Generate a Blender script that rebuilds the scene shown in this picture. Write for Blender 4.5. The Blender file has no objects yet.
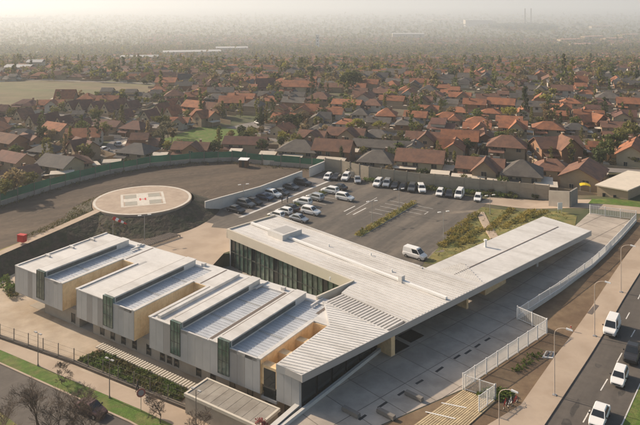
import bpy, bmesh, math, random
import numpy as np
from mathutils import Vector, Matrix
from mathutils.geometry import tessellate_polygon
random.seed(7); rng = np.random.default_rng(7)
R_ = math.radians
sc = bpy.context.scene
COL = sc.collection

# ------------------------------------------------------------------ camera, sky, sun, exposure
HC, FPX, HOR = 50.0, 680.0, -8.0        # camera height (m), focal length in photo pixels, horizon row of the photo
cam_d = bpy.data.cameras.new('camera'); cam = bpy.data.objects.new('camera', cam_d); COL.objects.link(cam)
cam.location = (0, 0, HC); cam.rotation_euler = (R_(90), 0, 0)
cam_d.sensor_width = 36; cam_d.lens = 36 * FPX / 640
cam_d.shift_y = -(212.5 - HOR) / 640
cam_d.clip_start = 1; cam_d.clip_end = 30000
sc.camera = cam

SUN_EL, SHADOW_ANG = 28.0, -31.0
sx, sy = -math.cos(R_(SHADOW_ANG)), -math.sin(R_(SHADOW_ANG))      # horizontal direction towards the sun
w = bpy.data.worlds.new('World'); sc.world = w; w.use_nodes = True
nt = w.node_tree; nt.nodes.clear()
sky = nt.nodes.new('ShaderNodeTexSky'); sky.sky_type = 'NISHITA'; sky.sun_disc = False
sky.sun_elevation = R_(SUN_EL); sky.sun_rotation = math.atan2(sx, sy)
sky.air_density = 1.3; sky.dust_density = 3.5; sky.ozone_density = 1.0
bg = nt.nodes.new('ShaderNodeBackground'); bg.inputs[1].default_value = 0.10
wo = nt.nodes.new('ShaderNodeOutputWorld')
nt.links.new(sky.outputs[0], bg.inputs[0]); nt.links.new(bg.outputs[0], wo.inputs[0])
sl = bpy.data.lights.new('sun', 'SUN'); sl.energy = 4.6; sl.angle = R_(0.7); sl.color = (1.0, 0.83, 0.64)
so = bpy.data.objects.new('sun', sl); COL.objects.link(so)
sd = Vector((sx * math.cos(R_(SUN_EL)), sy * math.cos(R_(SUN_EL)), math.sin(R_(SUN_EL))))
so.rotation_euler = sd.to_track_quat('Z', 'Y').to_euler(); so.location = (-60, 60, 120)
sc.view_settings.view_transform = 'Standard'; sc.view_settings.look = 'None'
sc.view_settings.exposure = 0.34; sc.view_settings.gamma = 1.0
sc.view_settings.use_curve_mapping = False
sc.cycles.use_denoising = True
try: sc.cycles.denoiser = 'OPENIMAGEDENOISE'
except Exception: pass
sc.cycles.max_bounces = 6; sc.cycles.diffuse_bounces = 3; sc.cycles.glossy_bounces = 2
sc.cycles.transmission_bounces = 3; sc.cycles.volume_bounces = 2; sc.cycles.transparent_max_bounces = 6
HAZE_DENSITY = 0.00025

# ------------------------------------------------------------------ measuring the place
def smooth(t): t = min(1, max(0, t)); return t * t * (3 - 2 * t)
CS, CC = math.sin(R_(42.5)), math.cos(R_(42.5))
def gz(x, y):                      # the land rises 2 m towards the far end of the canopy
    s = CC * x + CS * y; d = CS * x - CC * y
    return 2.0 * smooth((s - 88) / 42) * smooth((d + 86) / 17) + fall(y)
FALL = [(-9e9, 0), (335, 0), (400, -2.0), (470, -6.5), (560, -13.5), (680, -23), (820, -34.5), (1000, -48.5), (1250, -66), (1700, -90), (2600, -126), (3700, -157), (5700, -201), (9000, -241), (13000, -275), (16000, -295)]
def fall(y):                       # beyond the estate the land is shaped to fall, so haze fades it gradually
    for (y0, z0), (y1, z1) in zip(FALL[:-1], FALL[1:]):
        if y <= y1: return z0 + (z1 - z0) * (y - y0) / (y1 - y0) if z1 else 0.0
    return FALL[-1][1]
def at(px, py, z=0.0):             # photo measurement -> place at height z
    k = (HC - z) / (py - HOR); return Vector(((px - 320) * k, FPX * k, z))
def atg(px, py, up=0.0):           # photo measurement -> place on the land
    z = up
    for _ in range(60): p = at(px, py, z); z = gz(p.x, p.y) + up
    return Vector((p.x, p.y, z))
TA = R_(56.3)
AX, AY = math.cos(TA), math.sin(TA)
OX, OY = -50.98, 113.66
def W(r, a, z=0.0): return Vector((OX + r * AY + a * AX, OY - r * AX + a * AY, z))     # ward frame: r along the front, a into depth
TB = R_(-45.5); DX, DY = math.cos(TB), math.sin(TB)
def Bf(d, n, z=0.0): return Vector((d * DX - n * DY, d * DY + n * DX, z))             # frame of the long bar

# ------------------------------------------------------------------ materials
MATS = {}
def mat(name, col, rough=0.8, var=0.12, scale=0.6, bump=0.0, bscale=None, metallic=0.0, spec=0.3, col2=None, mix=(0.45, 0.6), mscale=0.15,
        wave=None, stretch=None, objrand=0.0, trans=0.0, emit=None):
    if name in MATS: return MATS[name]
    m = bpy.data.materials.new(name); m.use_nodes = True; MATS[name] = m
    n, l = m.node_tree.nodes, m.node_tree.links
    b = n['Principled BSDF']; b.inputs['Roughness'].default_value = rough; b.inputs['Metallic'].default_value = metallic
    b.inputs['Specular IOR Level'].default_value = spec
    geo = n.new('ShaderNodeNewGeometry')
    c = n.new('ShaderNodeRGB'); c.outputs[0].default_value = (*col, 1); cur = c.outputs[0]
    if col2:
        t = n.new('ShaderNodeTexNoise'); t.inputs['Scale'].default_value = mscale; t.inputs['Detail'].default_value = 6; t.inputs['Roughness'].default_value = 0.62
        if stretch:
            mp0 = n.new('ShaderNodeMapping'); mp0.vector_type = 'TEXTURE'; mp0.inputs['Rotation'].default_value = (0, 0, R_(stretch[0])); mp0.inputs['Scale'].default_value = (stretch[1], 1, 1)
            l.new(geo.outputs['Position'], mp0.inputs['Vector']); l.new(mp0.outputs[0], t.inputs['Vector'])
        else: l.new(geo.outputs['Position'], t.inputs['Vector'])
        r = n.new('ShaderNodeValToRGB'); r.color_ramp.elements[0].position = mix[0]; r.color_ramp.elements[1].position = mix[1]
        l.new(t.outputs['Fac'], r.inputs[0])
        x = n.new('ShaderNodeMix'); x.data_type = 'RGBA'; x.inputs['B'].default_value = (*col2, 1)
        l.new(r.outputs[0], x.inputs[0]); l.new(cur, x.inputs['A']); cur = x.outputs['Result']
    val = None
    if var:
        t = n.new('ShaderNodeTexNoise'); t.inputs['Scale'].default_value = scale; t.inputs['Detail'].default_value = 7; t.inputs['Roughness'].default_value = 0.65
        l.new(geo.outputs['Position'], t.inputs['Vector'])
        mr = n.new('ShaderNodeMapRange'); mr.inputs[1].default_value = 0.25; mr.inputs[2].default_value = 0.75
        mr.inputs[3].default_value = 1 - var; mr.inputs[4].default_value = 1 + var; l.new(t.outputs['Fac'], mr.inputs[0]); val = mr.outputs[0]
    if objrand:
        oi = n.new('ShaderNodeObjectInfo'); mr2 = n.new('ShaderNodeMapRange')
        mr2.inputs[3].default_value = 1 - objrand; mr2.inputs[4].default_value = 1 + objrand; l.new(oi.outputs['Random'], mr2.inputs[0])
        if val:
            mm = n.new('ShaderNodeMath'); mm.operation = 'MULTIPLY'; l.new(val, mm.inputs[0]); l.new(mr2.outputs[0], mm.inputs[1]); val = mm.outputs[0]
        else: val = mr2.outputs[0]
    if wave:                                    # fine ribs or boards: (angle deg, spacing m, depth, vertical?)
        ang, sp, dep = wave[:3]
        mp = n.new('ShaderNodeMapping'); mp.inputs['Rotation'].default_value = (0, 0, R_(-ang))
        l.new(geo.outputs['Position'], mp.inputs['Vector'])
        wv = n.new('ShaderNodeTexWave'); wv.wave_type = 'BANDS'; wv.bands_direction = 'Z' if len(wave) > 3 and wave[3] else 'X'
        wv.inputs['Scale'].default_value = 0.314 / sp; l.new(mp.outputs[0], wv.inputs['Vector'])
        bw = n.new('ShaderNodeBump'); bw.inputs['Strength'].default_value = 0.8; bw.inputs['Distance'].default_value = dep
        l.new(wv.outputs['Fac'], bw.inputs['Height']); l.new(bw.outputs[0], b.inputs['Normal'])
    if val:
        h = n.new('ShaderNodeVectorMath'); h.operation = 'SCALE'; l.new(cur, h.inputs[0]); l.new(val, h.inputs['Scale']); cur = h.outputs[0]
    l.new(cur, b.inputs['Base Color'])
    if bump:
        t = n.new('ShaderNodeTexNoise'); t.inputs['Scale'].default_value = bscale or scale * 4; t.inputs['Detail'].default_value = 6
        l.new(geo.outputs['Position'], t.inputs['Vector'])
        bb = n.new('ShaderNodeBump'); bb.inputs['Strength'].default_value = 0.7; bb.inputs['Distance'].default_value = bump
        l.new(t.outputs['Fac'], bb.inputs['Height']); l.new(bb.outputs[0], b.inputs['Normal'])
    if trans:
        tr = n.new('ShaderNodeBsdfTranslucent'); l.new(cur, tr.inputs['Color'])
        ms = n.new('ShaderNodeMixShader'); ms.inputs[0].default_value = trans
        l.new(b.outputs[0], ms.inputs[1]); l.new(tr.outputs[0], ms.inputs[2]); l.new(ms.outputs[0], n['Material Output'].inputs['Surface'])
    return m

m_cream = mat('roof_white', (0.63, 0.61, 0.585), 0.55, 0.10, 1.1, col2=(0.49, 0.465, 0.435), mscale=0.35, mix=(0.42, 0.7), stretch=(-40, 5))
m_rib = mat('roof_ribbed_white', (0.66, 0.64, 0.615), 0.5, 0.09, 1.1, col2=(0.52, 0.495, 0.46), mscale=0.35, mix=(0.42, 0.7), stretch=(-40, 5))
m_zinc = mat('zinc_sheet', (0.53, 0.545, 0.57), 0.45, 0.08, 0.7, metallic=0.1, col2=(0.46, 0.475, 0.50), mscale=0.3)
m_fac = mat('facade_panel_grey', (0.42, 0.42, 0.415), 0.6, 0.08, 0.6, objrand=0.022)
m_facd = mat('facade_perforated', (0.315, 0.305, 0.295), 0.7, 0.06, 0.8, objrand=0.06)
m_conc = mat('concrete_tan', (0.36, 0.32, 0.27), 0.9, 0.12, 0.8)
m_concw = mat('concrete_white', (0.56, 0.54, 0.51), 0.85, 0.08, 0.7)
m_wood = mat('timber_cladding', (0.80, 0.59, 0.345), 0.6, 0.12, 2.5, col2=(0.69, 0.48, 0.26), mscale=0.6, wave=(56.3, 0.5, 0.03))
m_fascia = mat('fascia_grey', (0.40, 0.39, 0.38), 0.6, 0.05, 0.6)
m_fasciac = mat('fascia_cream', (0.58, 0.53, 0.45), 0.7, 0.05, 0.6)
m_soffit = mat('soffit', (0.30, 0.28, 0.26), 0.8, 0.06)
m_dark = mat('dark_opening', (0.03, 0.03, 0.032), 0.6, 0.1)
m_slot = mat('gutter_dark', (0.14, 0.115, 0.10), 0.8, 0.1)
m_glass = mat('green_glass', (0.085, 0.135, 0.105), 0.1, 0.4, 0.9, spec=0.8, col2=(0.16, 0.20, 0.17), mscale=0.8, objrand=0.3)
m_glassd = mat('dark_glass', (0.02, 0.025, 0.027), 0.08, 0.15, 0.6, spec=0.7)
m_mull = mat('mullion_metal', (0.10, 0.11, 0.10), 0.5, 0.05, metallic=0.4)
m_steel = mat('galvanised_steel', (0.42, 0.42, 0.42), 0.45, 0.05, metallic=0.5)
m_white = mat('white_paint', (0.78, 0.77, 0.75), 0.6, 0.05)
m_line = mat('road_marking_white', (0.62, 0.60, 0.57), 0.8, 0.2, 2.0, col2=(0.30, 0.28, 0.26), mscale=1.4, mix=(0.55, 0.75))
m_asph = mat('asphalt', (0.095, 0.083, 0.073), 0.9, 0.18, 0.7, 0.01, 8, col2=(0.125, 0.108, 0.094), mscale=0.35, mix=(0.42, 0.68), stretch=(56, 9))
m_lot = mat('car_park_asphalt', (0.098, 0.087, 0.076), 0.9, 0.18, 0.8, 0.01, 8, col2=(0.165, 0.140, 0.115), mscale=0.30, mix=(0.42, 0.66), stretch=(56, 7))
m_side = mat('pavement_sand', (0.43, 0.34, 0.26), 0.9, 0.10, 0.5, col2=(0.36, 0.28, 0.21), mscale=0.25)
m_plaza = mat('plaza_concrete', (0.42, 0.365, 0.31), 0.85, 0.14, 0.4, objrand=0.06, col2=(0.34, 0.295, 0.25), mscale=0.22)
m_plazaj = mat('plaza_joint', (0.16, 0.14, 0.125), 0.9, 0.1)
m_yard = mat('yard_concrete', (0.45, 0.37, 0.285), 0.9, 0.14, 0.5, 0.02, 3, col2=(0.35, 0.27, 0.19), mscale=0.2, mix=(0.4, 0.7))
m_dirt = mat('bare_soil', (0.15, 0.10, 0.062), 0.95, 0.22, 0.5, 0.08, 1.6, col2=(0.20, 0.14, 0.085), mscale=0.18)
m_field = mat('field_soil', (0.075, 0.056, 0.042), 0.95, 0.25, 0.5, 0.14, 0.9, col2=(0.125, 0.092, 0.066), mscale=0.14, mix=(0.4, 0.68), stretch=(32, 6))
m_slope = mat('embankment_soil', (0.070, 0.056, 0.042), 0.95, 0.4, 1.1, 0.5, 1.0, col2=(0.045, 0.048, 0.028), mscale=0.5)
m_grass = mat('grass_lawn', (0.075, 0.135, 0.018), 0.9, 0.35, 1.2, 0.08, 5, col2=(0.13, 0.145, 0.04), mscale=0.45)
m_grassd = mat('grass_dry', (0.20, 0.17, 0.06), 0.95, 0.3, 1.0, 0.06, 5, col2=(0.095, 0.115, 0.035), mscale=0.4, mix=(0.4, 0.65))
m_town = mat('town_ground', (0.135, 0.11, 0.075), 0.95, 0.25, 0.12, col2=(0.07, 0.08, 0.035), mscale=0.05, mix=(0.42, 0.58))
m_meadow = mat('meadow_dry', (0.155, 0.118, 0.072), 0.95, 0.25, 0.12, col2=(0.115, 0.12, 0.052), mscale=0.03, mix=(0.42, 0.62), stretch=(-8, 5))
m_street = mat('street_grey', (0.20, 0.18, 0.165), 0.9, 0.15, 0.3)
m_heli = mat('helipad_concrete', (0.41, 0.325, 0.255), 0.85, 0.12, 0.9, col2=(0.34, 0.265, 0.205), mscale=0.35, mix=(0.42, 0.7))
m_helig = mat('helipad_green', (0.33, 0.315, 0.27), 0.8, 0.15, 0.8)
m_pad_white = mat('pad_marking', (0.58, 0.54, 0.48), 0.8, 0.12, 1.0, col2=(0.46, 0.40, 0.33), mscale=0.7, mix=(0.5, 0.75))
m_red = mat('red_paint', (0.50, 0.035, 0.03), 0.5, 0.08)
m_greenf = mat('green_shade_net', (0.075, 0.215, 0.14), 0.8, 0.25, 0.35, objrand=0.12, trans=0.3)
m_bulk = mat('fence_concrete', (0.30, 0.27, 0.24), 0.9, 0.15, 0.6, objrand=0.08)
m_cwall = mat('boundary_wall_concrete', (0.33, 0.285, 0.225), 0.9, 0.16, 0.5, objrand=0.07)
m_pole = mat('lamp_pole', (0.22, 0.20, 0.18), 0.5, 0.05, metallic=0.3)
m_polew = mat('lamp_pole_pale', (0.50, 0.42, 0.36), 0.5, 0.05)
m_bark = mat('bark', (0.10, 0.075, 0.055), 0.95, 0.2, 3)
m_twig = mat('bare_twigs', (0.115, 0.088, 0.068), 0.95, 0.2, 2)
LEAF = {}
for nm, c in dict(olive=(0.175, 0.165, 0.052), dark=(0.075, 0.090, 0.036), green=(0.125, 0.15, 0.045), lime=(0.25, 0.23, 0.05), tan=(0.25, 0.19, 0.10), grey=(0.175, 0.16, 0.095)).items():
    LEAF[nm] = mat('leaves_' + nm, c, 0.8, 0.35, 0.7, objrand=0.22, trans=0.35)
m_shrub = mat('shrub_leaves', (0.110, 0.160, 0.036), 0.8, 0.4, 0.8, col2=(0.12, 0.10, 0.04), mscale=0.35, trans=0.3)
m_hedge = mat('hedge_dry_grass', (0.34, 0.27, 0.075), 0.9, 0.3, 0.8, col2=(0.15, 0.15, 0.045), mscale=0.4, trans=0.3)
ROOF = {k: mat('roof_tiles_' + k, c, 0.85, 0.16, 0.8, 0.05, 5, objrand=0.16, col2=c2, mscale=0.5) for k, c, c2 in (
    ('terracotta', (0.30, 0.124, 0.064), (0.205, 0.092, 0.055)), ('brown', (0.175, 0.092, 0.062), (0.125, 0.070, 0.052)),
    ('maroon', (0.15, 0.075, 0.058), (0.115, 0.064, 0.052)), ('grey', (0.125, 0.110, 0.095), (0.095, 0.085, 0.076)),
    ('slate', (0.075, 0.070, 0.068), (0.095, 0.085, 0.078)))}
WALL = {k: mat('house_wall_' + k, c, 0.9, 0.1, 0.7, objrand=0.12) for k, c in (
    ('cream', (0.44, 0.355, 0.24)), ('beige', (0.36, 0.275, 0.19)), ('brick', (0.27, 0.155, 0.095)), ('white', (0.52, 0.47, 0.40)))}
m_hwin = mat('house_glass', (0.03, 0.034, 0.038), 0.12, 0.1, spec=0.6)
m_hframe = mat('house_trim', (0.40, 0.34, 0.27), 0.7, 0.1)
m_hdoor = mat('house_door', (0.13, 0.065, 0.035), 0.7, 0.1, objrand=0.2)
m_patio = mat('patio_sheet', (0.56, 0.49, 0.40), 0.7, 0.1, objrand=0.2)
m_tyre = mat('tyre_rubber', (0.015, 0.015, 0.015), 0.85, 0)
m_rim = mat('wheel_rim', (0.42, 0.42, 0.43), 0.35, 0, metallic=0.8)
m_cglass = mat('car_glass', (0.018, 0.021, 0.024), 0.05, 0, spec=0.8)
m_hl = mat('headlight_lens', (0.65, 0.65, 0.66), 0.15, 0, spec=0.8)
m_tl = mat('tail_light_lens', (0.35, 0.015, 0.012), 0.2, 0)
m_blk = mat('black_plastic', (0.02, 0.02, 0.021), 0.6, 0)
PAINT = {k: mat('car_paint_' + k, c, 0.28, 0, spec=0.6, metallic=me) for k, c, me in (('white', (0.78, 0.77, 0.75), 0), ('silver', (0.45, 0.46, 0.47), 0.5),
    ('grey', (0.13, 0.135, 0.14), 0.4), ('black', (0.03, 0.03, 0.033), 0.0), ('blue', (0.035, 0.055, 0.10), 0.3), ('maroon', (0.13, 0.065, 0.055), 0.2), ('tan', (0.24, 0.20, 0.15), 0.4))}

# ------------------------------------------------------------------ mesh helpers
def new_obj(name, me, parent=None, loc=None, rotz=0.0, scale=None):
    o = bpy.data.objects.new(name, me); COL.objects.link(o)
    if parent is not None: o.parent = parent
    if loc is not None: o.location = loc
    if rotz: o.rotation_euler = (0, 0, rotz)
    if scale is not None: o.scale = scale
    return o
def tag(o, label=None, cat=None, group=None, kind=None):
    if label: o['label'] = label
    if cat: o['category'] = cat
    if group: o['group'] = group
    if kind: o['kind'] = kind
    return o
def thing(name, label, cat, loc=(0, 0, 0), rotz=0.0, group=None):
    return tag(new_obj(name, None, None, loc, rotz), label, cat, group)
class MB:
    def __init__(s): s.v = []; s.f = []; s.m = []; s.mats = []
    def mi(s, m):
        if m not in s.mats: s.mats.append(m)
        return s.mats.index(m)
    def face(s, pts, m):
        k = len(s.v); s.v += [tuple(p) for p in pts]; s.f.append(tuple(range(k, k + len(pts)))); s.m.append(s.mi(m))
    def hexa(s, b, t, m, mt=None):              # b, t: 4 bottom and 4 top corners, counter-clockwise
        k = len(s.v); s.v += [tuple(p) for p in b] + [tuple(p) for p in t]; i = s.mi(m); it = s.mi(mt or m)
        s.f += [(k+3, k+2, k+1, k), (k+4, k+5, k+6, k+7)]; s.m += [i, it]
        for q in range(4): s.f.append((k+q, k+(q+1) % 4, k+4+(q+1) % 4, k+4+q)); s.m.append(i)
    def box(s, x0, x1, y0, y1, z0, z1, m, T=None, mt=None):
        T = T or (lambda x, y, z: (x, y, z))
        s.hexa([T(x0, y0, z0), T(x1, y0, z0), T(x1, y1, z0), T(x0, y1, z0)], [T(x0, y0, z1), T(x1, y0, z1), T(x1, y1, z1), T(x0, y1, z1)], m, mt)
    def prism(s, poly, z0, z1, m, mt=None, bottom=True):   # poly: list of xy; z may be numbers or per-vertex lists
        n = len(poly); ar = sum(poly[i][0] * poly[(i+1) % n][1] - poly[(i+1) % n][0] * poly[i][1] for i in range(n))
        if ar < 0: poly = poly[::-1]; z1 = z1[::-1] if isinstance(z1, list) else z1; z0 = z0[::-1] if isinstance(z0, list) else z0
        Z1 = z1 if isinstance(z1, list) else [z1] * n; Z0 = z0 if isinstance(z0, list) else [z0] * n
        k = len(s.v); s.v += [(p[0], p[1], z) for p, z in zip(poly, Z0)] + [(p[0], p[1], z) for p, z in zip(poly, Z1)]
        i = s.mi(m); it = s.mi(mt or m)
        for q in range(n): s.f.append((k+q, k+(q+1) % n, k+n+(q+1) % n, k+n+q)); s.m.append(i)
        for tr in tessellate_polygon([[Vector((p[0], p[1], 0)) for p in poly]]):
            a, b, c = tr
            cr = (poly[b][0]-poly[a][0])*(poly[c][1]-poly[a][1]) - (poly[b][1]-poly[a][1])*(poly[c][0]-poly[a][0])
            if cr < 0: b, c = c, b
            s.f.append((k+n+a, k+n+b, k+n+c)); s.m.append(it)
            if bottom: s.f.append((k+c, k+b, k+a)); s.m.append(i)
    def tube(s, p0, p1, r0, r1, m, n=6):
        p0, p1 = Vector(p0), Vector(p1); d = (p1 - p0)
        if d.length < 1e-6: return
        d.normalize(); u = d.orthogonal().normalized(); v = d.cross(u); k = len(s.v); i = s.mi(m)
        for p, r in ((p0, r0), (p1, r1)):
            for q in range(n): a = 2 * math.pi * q / n; s.v.append(tuple(p + u * (r * math.cos(a)) + v * (r * math.sin(a))))
        for q in range(n): s.f.append((k+q, k+(q+1) % n, k+n+(q+1) % n, k+n+q)); s.m.append(i)
        s.f.append(tuple(range(k+n-1, k-1, -1))); s.f.append(tuple(range(k+n, k+2*n))); s.m += [i, i]
    def path(s, pts, r, m, n=5):
        for a, b in zip(pts[:-1], pts[1:]): s.tube(a, b, r, r, m, n)
    def mesh(s, name, org=(0, 0, 0), smooth=False):
        me = bpy.data.meshes.new(name); ox, oy, oz = org
        me.from_pydata([(a - ox, b - oy, c - oz) for a, b, c in s.v], [], s.f)
        for m in s.mats: me.materials.append(m)
        me.polygons.foreach_set('material_index', s.m)
        if smooth: me.polygons.foreach_set('use_smooth', [True] * len(s.f))
        me.update(); return me
    def build(s, name, parent=None, org=None, smooth=False):   # org: the parent's location (coordinates are given in the world)
        return new_obj(name, s.mesh(name, org or (0, 0, 0), smooth), parent)
def one(name, fn, parent=None, org=None, smooth=False):
    b = MB(); fn(b); return b.build(name, parent, org, smooth)
def drape(poly, up, name, m, label=None, cuts=True, skirt=0.0):        # a sheet lying on the land
    bm = bmesh.new(); pts = [Vector((p[0], p[1], 0)) for p in poly]; vs = [bm.verts.new(p) for p in pts]
    for t in tessellate_polygon([pts]):
        try: bm.faces.new([vs[i] for i in t])
        except ValueError: pass
    if cuts:
        for nrm, lo, hi, st in (((CC, CS, 0), 86, 134, 3.0), ((CS, -CC, 0), -88, -66, 2.2)):
            q = lo
            while q < hi:
                bmesh.ops.bisect_plane(bm, geom=bm.verts[:] + bm.edges[:] + bm.faces[:], plane_co=Vector(nrm) * q, plane_no=nrm); q += st
    if max(p[1] for p in poly) > 335:
        for q in [k_[0] for k_ in FALL[1:]]:
            bmesh.ops.bisect_plane(bm, geom=bm.verts[:] + bm.edges[:] + bm.faces[:], plane_co=Vector((0, q, 0)), plane_no=(0, 1, 0))
    for v in bm.verts: v.co.z = gz(v.co.x, v.co.y) + up
    bmesh.ops.recalc_face_normals(bm, faces=bm.faces)
    bm.normal_update()
    for f in bm.faces:
        if f.normal.z < 0: f.normal_flip()
    if skirt:
        be = [e for e in bm.edges if e.is_boundary]
        r = bmesh.ops.extrude_edge_only(bm, edges=be)
        for v in [g for g in r['geom'] if isinstance(g, bmesh.types.BMVert)]: v.co.z -= skirt
    me = bpy.data.meshes.new(name); bm.to_mesh(me); bm.free(); me.materials.append(m)
    return tag(new_obj(name, me), kind='structure')
def flat(poly, z, name, m):
    b = MB(); b.prism([(p[0], p[1]) for p in poly], z - 0.3, z, m, bottom=False); return tag(b.build(name), kind='structure')
def copy_tree(o, parent=None):
    c = o.copy(); COL.objects.link(c)
    if parent is not None: c.parent = parent
    for ch in list(o.children): copy_tree(ch, c)
    return c
ONES = 'zeroth first second third fourth fifth sixth seventh eighth ninth tenth eleventh twelfth thirteenth fourteenth fifteenth sixteenth seventeenth eighteenth nineteenth twentieth'.split()
TENS = {2: 'twenty', 3: 'thirty', 4: 'forty', 5: 'fifty', 6: 'sixty'}
def ordw(n):
    if n <= 20: return ONES[n]
    t, u = divmod(n, 10)
    return (TENS[t][:-1] + 'ieth') if u == 0 else TENS[t] + '-' + ONES[u]
def inside(p, poly):
    x, y = p[0], p[1]; c = False; n = len(poly)
    for i in range(n):
        x0, y0 = poly[i][0], poly[i][1]; x1, y1 = poly[(i+1) % n][0], poly[(i+1) % n][1]
        if (y0 > y) != (y1 > y) and x < (x1 - x0) * (y - y0) / (y1 - y0) + x0: c = not c
    return c
def leaf_quads(centers, size, n_each, spread, seed, squash=0.7):     # leaf-sized faces scattered round clump centres
    g = np.random.default_rng(seed); C = np.repeat(np.asarray(centers, float), n_each, 0); n = len(C)
    off = g.normal(size=(n, 3)); off /= np.linalg.norm(off, axis=1)[:, None] + 1e-6; off *= (g.random((n, 1)) ** 0.5) * spread; off[:, 2] *= squash
    P = C + off; u = g.normal(size=(n, 3)); u /= np.linalg.norm(u, axis=1)[:, None]
    t = g.normal(size=(n, 3)); v = np.cross(u, t); v /= np.linalg.norm(v, axis=1)[:, None] + 1e-9
    s = size * (0.6 + 0.8 * g.random((n, 1)))
    return np.stack([P - u * s - v * s * .6, P + u * s - v * s * .6, P + u * s + v * s * .6, P - u * s + v * s * .6], 1).reshape(-1, 3)
def quads_mesh(name, V, mats, mi=None):
    n = len(V) // 4; me = bpy.data.meshes.new(name)
    me.vertices.add(len(V)); me.vertices.foreach_set('co', np.asarray(V, np.float32).ravel())
    me.loops.add(n * 4); me.loops.foreach_set('vertex_index', np.arange(n * 4, dtype=np.int32))
    me.polygons.add(n); me.polygons.foreach_set('loop_start', np.arange(0, n * 4, 4, dtype=np.int32)); me.polygons.foreach_set('loop_total', np.full(n, 4, np.int32))
    for m in (mats if isinstance(mats, list) else [mats]): me.materials.append(m)
    if mi is not None: me.polygons.foreach_set('material_index', np.asarray(mi, np.int32))
    me.update(calc_edges=True); return me

# ------------------------------------------------------------------ land
yard_poly = [(-2600, -2700), (60, -2700), (60, 75), (40, 150), (-90, 150), (-2600, 150)]
flat(yard_poly, -2.52, 'ground_lower', m_yard)
RID = [(-170.0, -17.0), (-61.0, 128.0), (-46.0, 146.5)]
up_poly = [(-2000, -2450), RID[0], RID[1], RID[2], W(8, 22), W(23, 19.2), Bf(-105.6, 77.9), Bf(-104, 81), Bf(-64, 82), W(57.4, 6), W(58.2, 4), W(58.2, -600),
           (3000, -800), (8000, -800), (8000, 15000), (-8000, 15000), (-8000, -2450)]
up_poly = [(p[0], p[1]) for p in up_poly]
drape(up_poly, -0.03, 'ground', m_town, skirt=2.8)
def pp(*pts, z=0.0): return [tuple(at(x, y, z)[:2]) for x, y in pts]
def pg(*pts): return [tuple(atg(x, y)[:2]) for x, y in pts]
# field, meadow, lawn
FIELD = pp((-60, 232), (-60, 222), (0, 205), (50, 189), (80, 181), (110, 174), (150, 166), (190, 162), (232, 160), (262, 164), (305, 168), (325, 171), (302, 180.5), (260, 197), (222, 208), (205, 213), (150, 244), (110, 232), (60, 232), (0, 262), (-70, 300))
drape([(-170, 55)] + [RID[1]] + [RID[2]] + [tuple(W(8, 22.3)[:2])] + FIELD[12:17][::-1] + FIELD[2:12][::-1] + [(-140, 165)], 0.0, 'field_soil', m_field, cuts=False)
MEADOW = pp((-120, 79), (0, 79), (60, 77), (140, 82), (170, 86), (152, 93), (95, 98.5), (45, 105), (0, 109), (-120, 118))
drape(MEADOW, 0.01, 'meadow', m_meadow, cuts=False)
LAWN = pp((152, 148), (163, 139), (184, 132.5), (200, 126.5), (225, 127), (241, 131), (239, 137), (215, 142.5), (190, 146), (170, 150))
drape(LAWN, 0.02, 'park_lawn', m_grass, cuts=False)
for i, pl in enumerate((pp((99, 156), (108, 143), (140, 128), (165, 116), (180, 118), (172, 123), (150, 134), (128, 150), (118, 158)), pp((225, 128), (262, 120), (292, 138), (276, 142), (250, 130)))):
    drape(pl, 0.025 + i * 0.004, 'street', m_street, cuts=False)
# car park
LOT = pp((196, 226), (205, 213.5), (222, 208.5), (260, 197.5), (302, 181), (325, 171.5), (342, 174), (370, 180.5), (490, 200), (478, 212), (440, 246), (424, 262), (418, 276), (330, 262), (290, 240), (262, 232), (225, 232))
drape(LOT, 0.004, 'car_park', m_lot, cuts=False)
drape(pp((223, 209), (260, 198), (302, 181.5), (320, 176), (330, 180), (308, 188), (240, 217)), 0.012, 'pavement_strip', m_street, cuts=False)
drape(pp((238, 217.5), (240, 218.2), (330.5, 181), (329, 180.3)), 0.016, 'kerb_strip', m_concw, cuts=False)
PATIO = [tuple(W(8, 21.8)[:2]), tuple(W(10, 19.0)[:2]), tuple(W(22.9, 19.4)[:2]), tuple(Bf(-105.8, 78.2)[:2]), tuple(Bf(-105.4, 91)[:2])] + pp((205, 222), (150, 244))
drape(PATIO, 0.010, 'patio', m_side, cuts=False)
# right-hand side: plaza, soil strip, pavement, road, verge
PLAZA = [tuple(W(58.3, 1)[:2]), tuple(W(58.3, -7)[:2])] + pg((300, 460), (463, 389), (546.5, 333), (517, 319), (560, 291), (592, 267), (606, 254), (622, 237), (636, 221), (589, 213), (575, 226), (545, 232), (480, 268), (430, 300), (360, 345))
drape(PLAZA, -0.012, 'plaza', m_plazaj)
plaza_o = bpy.data.objects['plaza']
drape(pg((300, 462), (463, 390), (547.5, 333), (518, 319.5), (561, 291.5), (593, 267.5), (607, 254.5), (623, 237.5), (640, 217), (660, 205), (665, 212), (640, 241), (592.5, 307), (555, 357), (520, 406), (460, 475)), 0.000, 'soil_strip', m_dirt)
SIDE = pg((470, 470), (484, 428), (521, 405.5), (555.4, 356.4), (592.5, 306), (640, 238.5), (672, 196), (690, 198), (672, 226), (640, 273), (622, 302), (545, 425), (520, 466))
drape(SIDE, 0.13, 'pavement', m_side, skirt=0.16)
ROAD = pg((520, 466), (545, 425), (622, 302), (640, 273), (690, 198), (760, 205), (640, 385), (622, 425), (600, 470))
drape(ROAD, 0.004, 'road', m_asph)
drape(pg((600, 470), (622, 425), (640, 385), (760, 205), (860, 215), (720, 470)), 0.12, 'road_verge', m_grass, skirt=0.15)
drape(pg((618.5, 428), (621.5, 425), (639.5, 385), (700, 290), (702, 291), (640.5, 385.6), (622.6, 426), (620, 429)), 0.15, 'kerb', m_concw, skirt=0.16)
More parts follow.
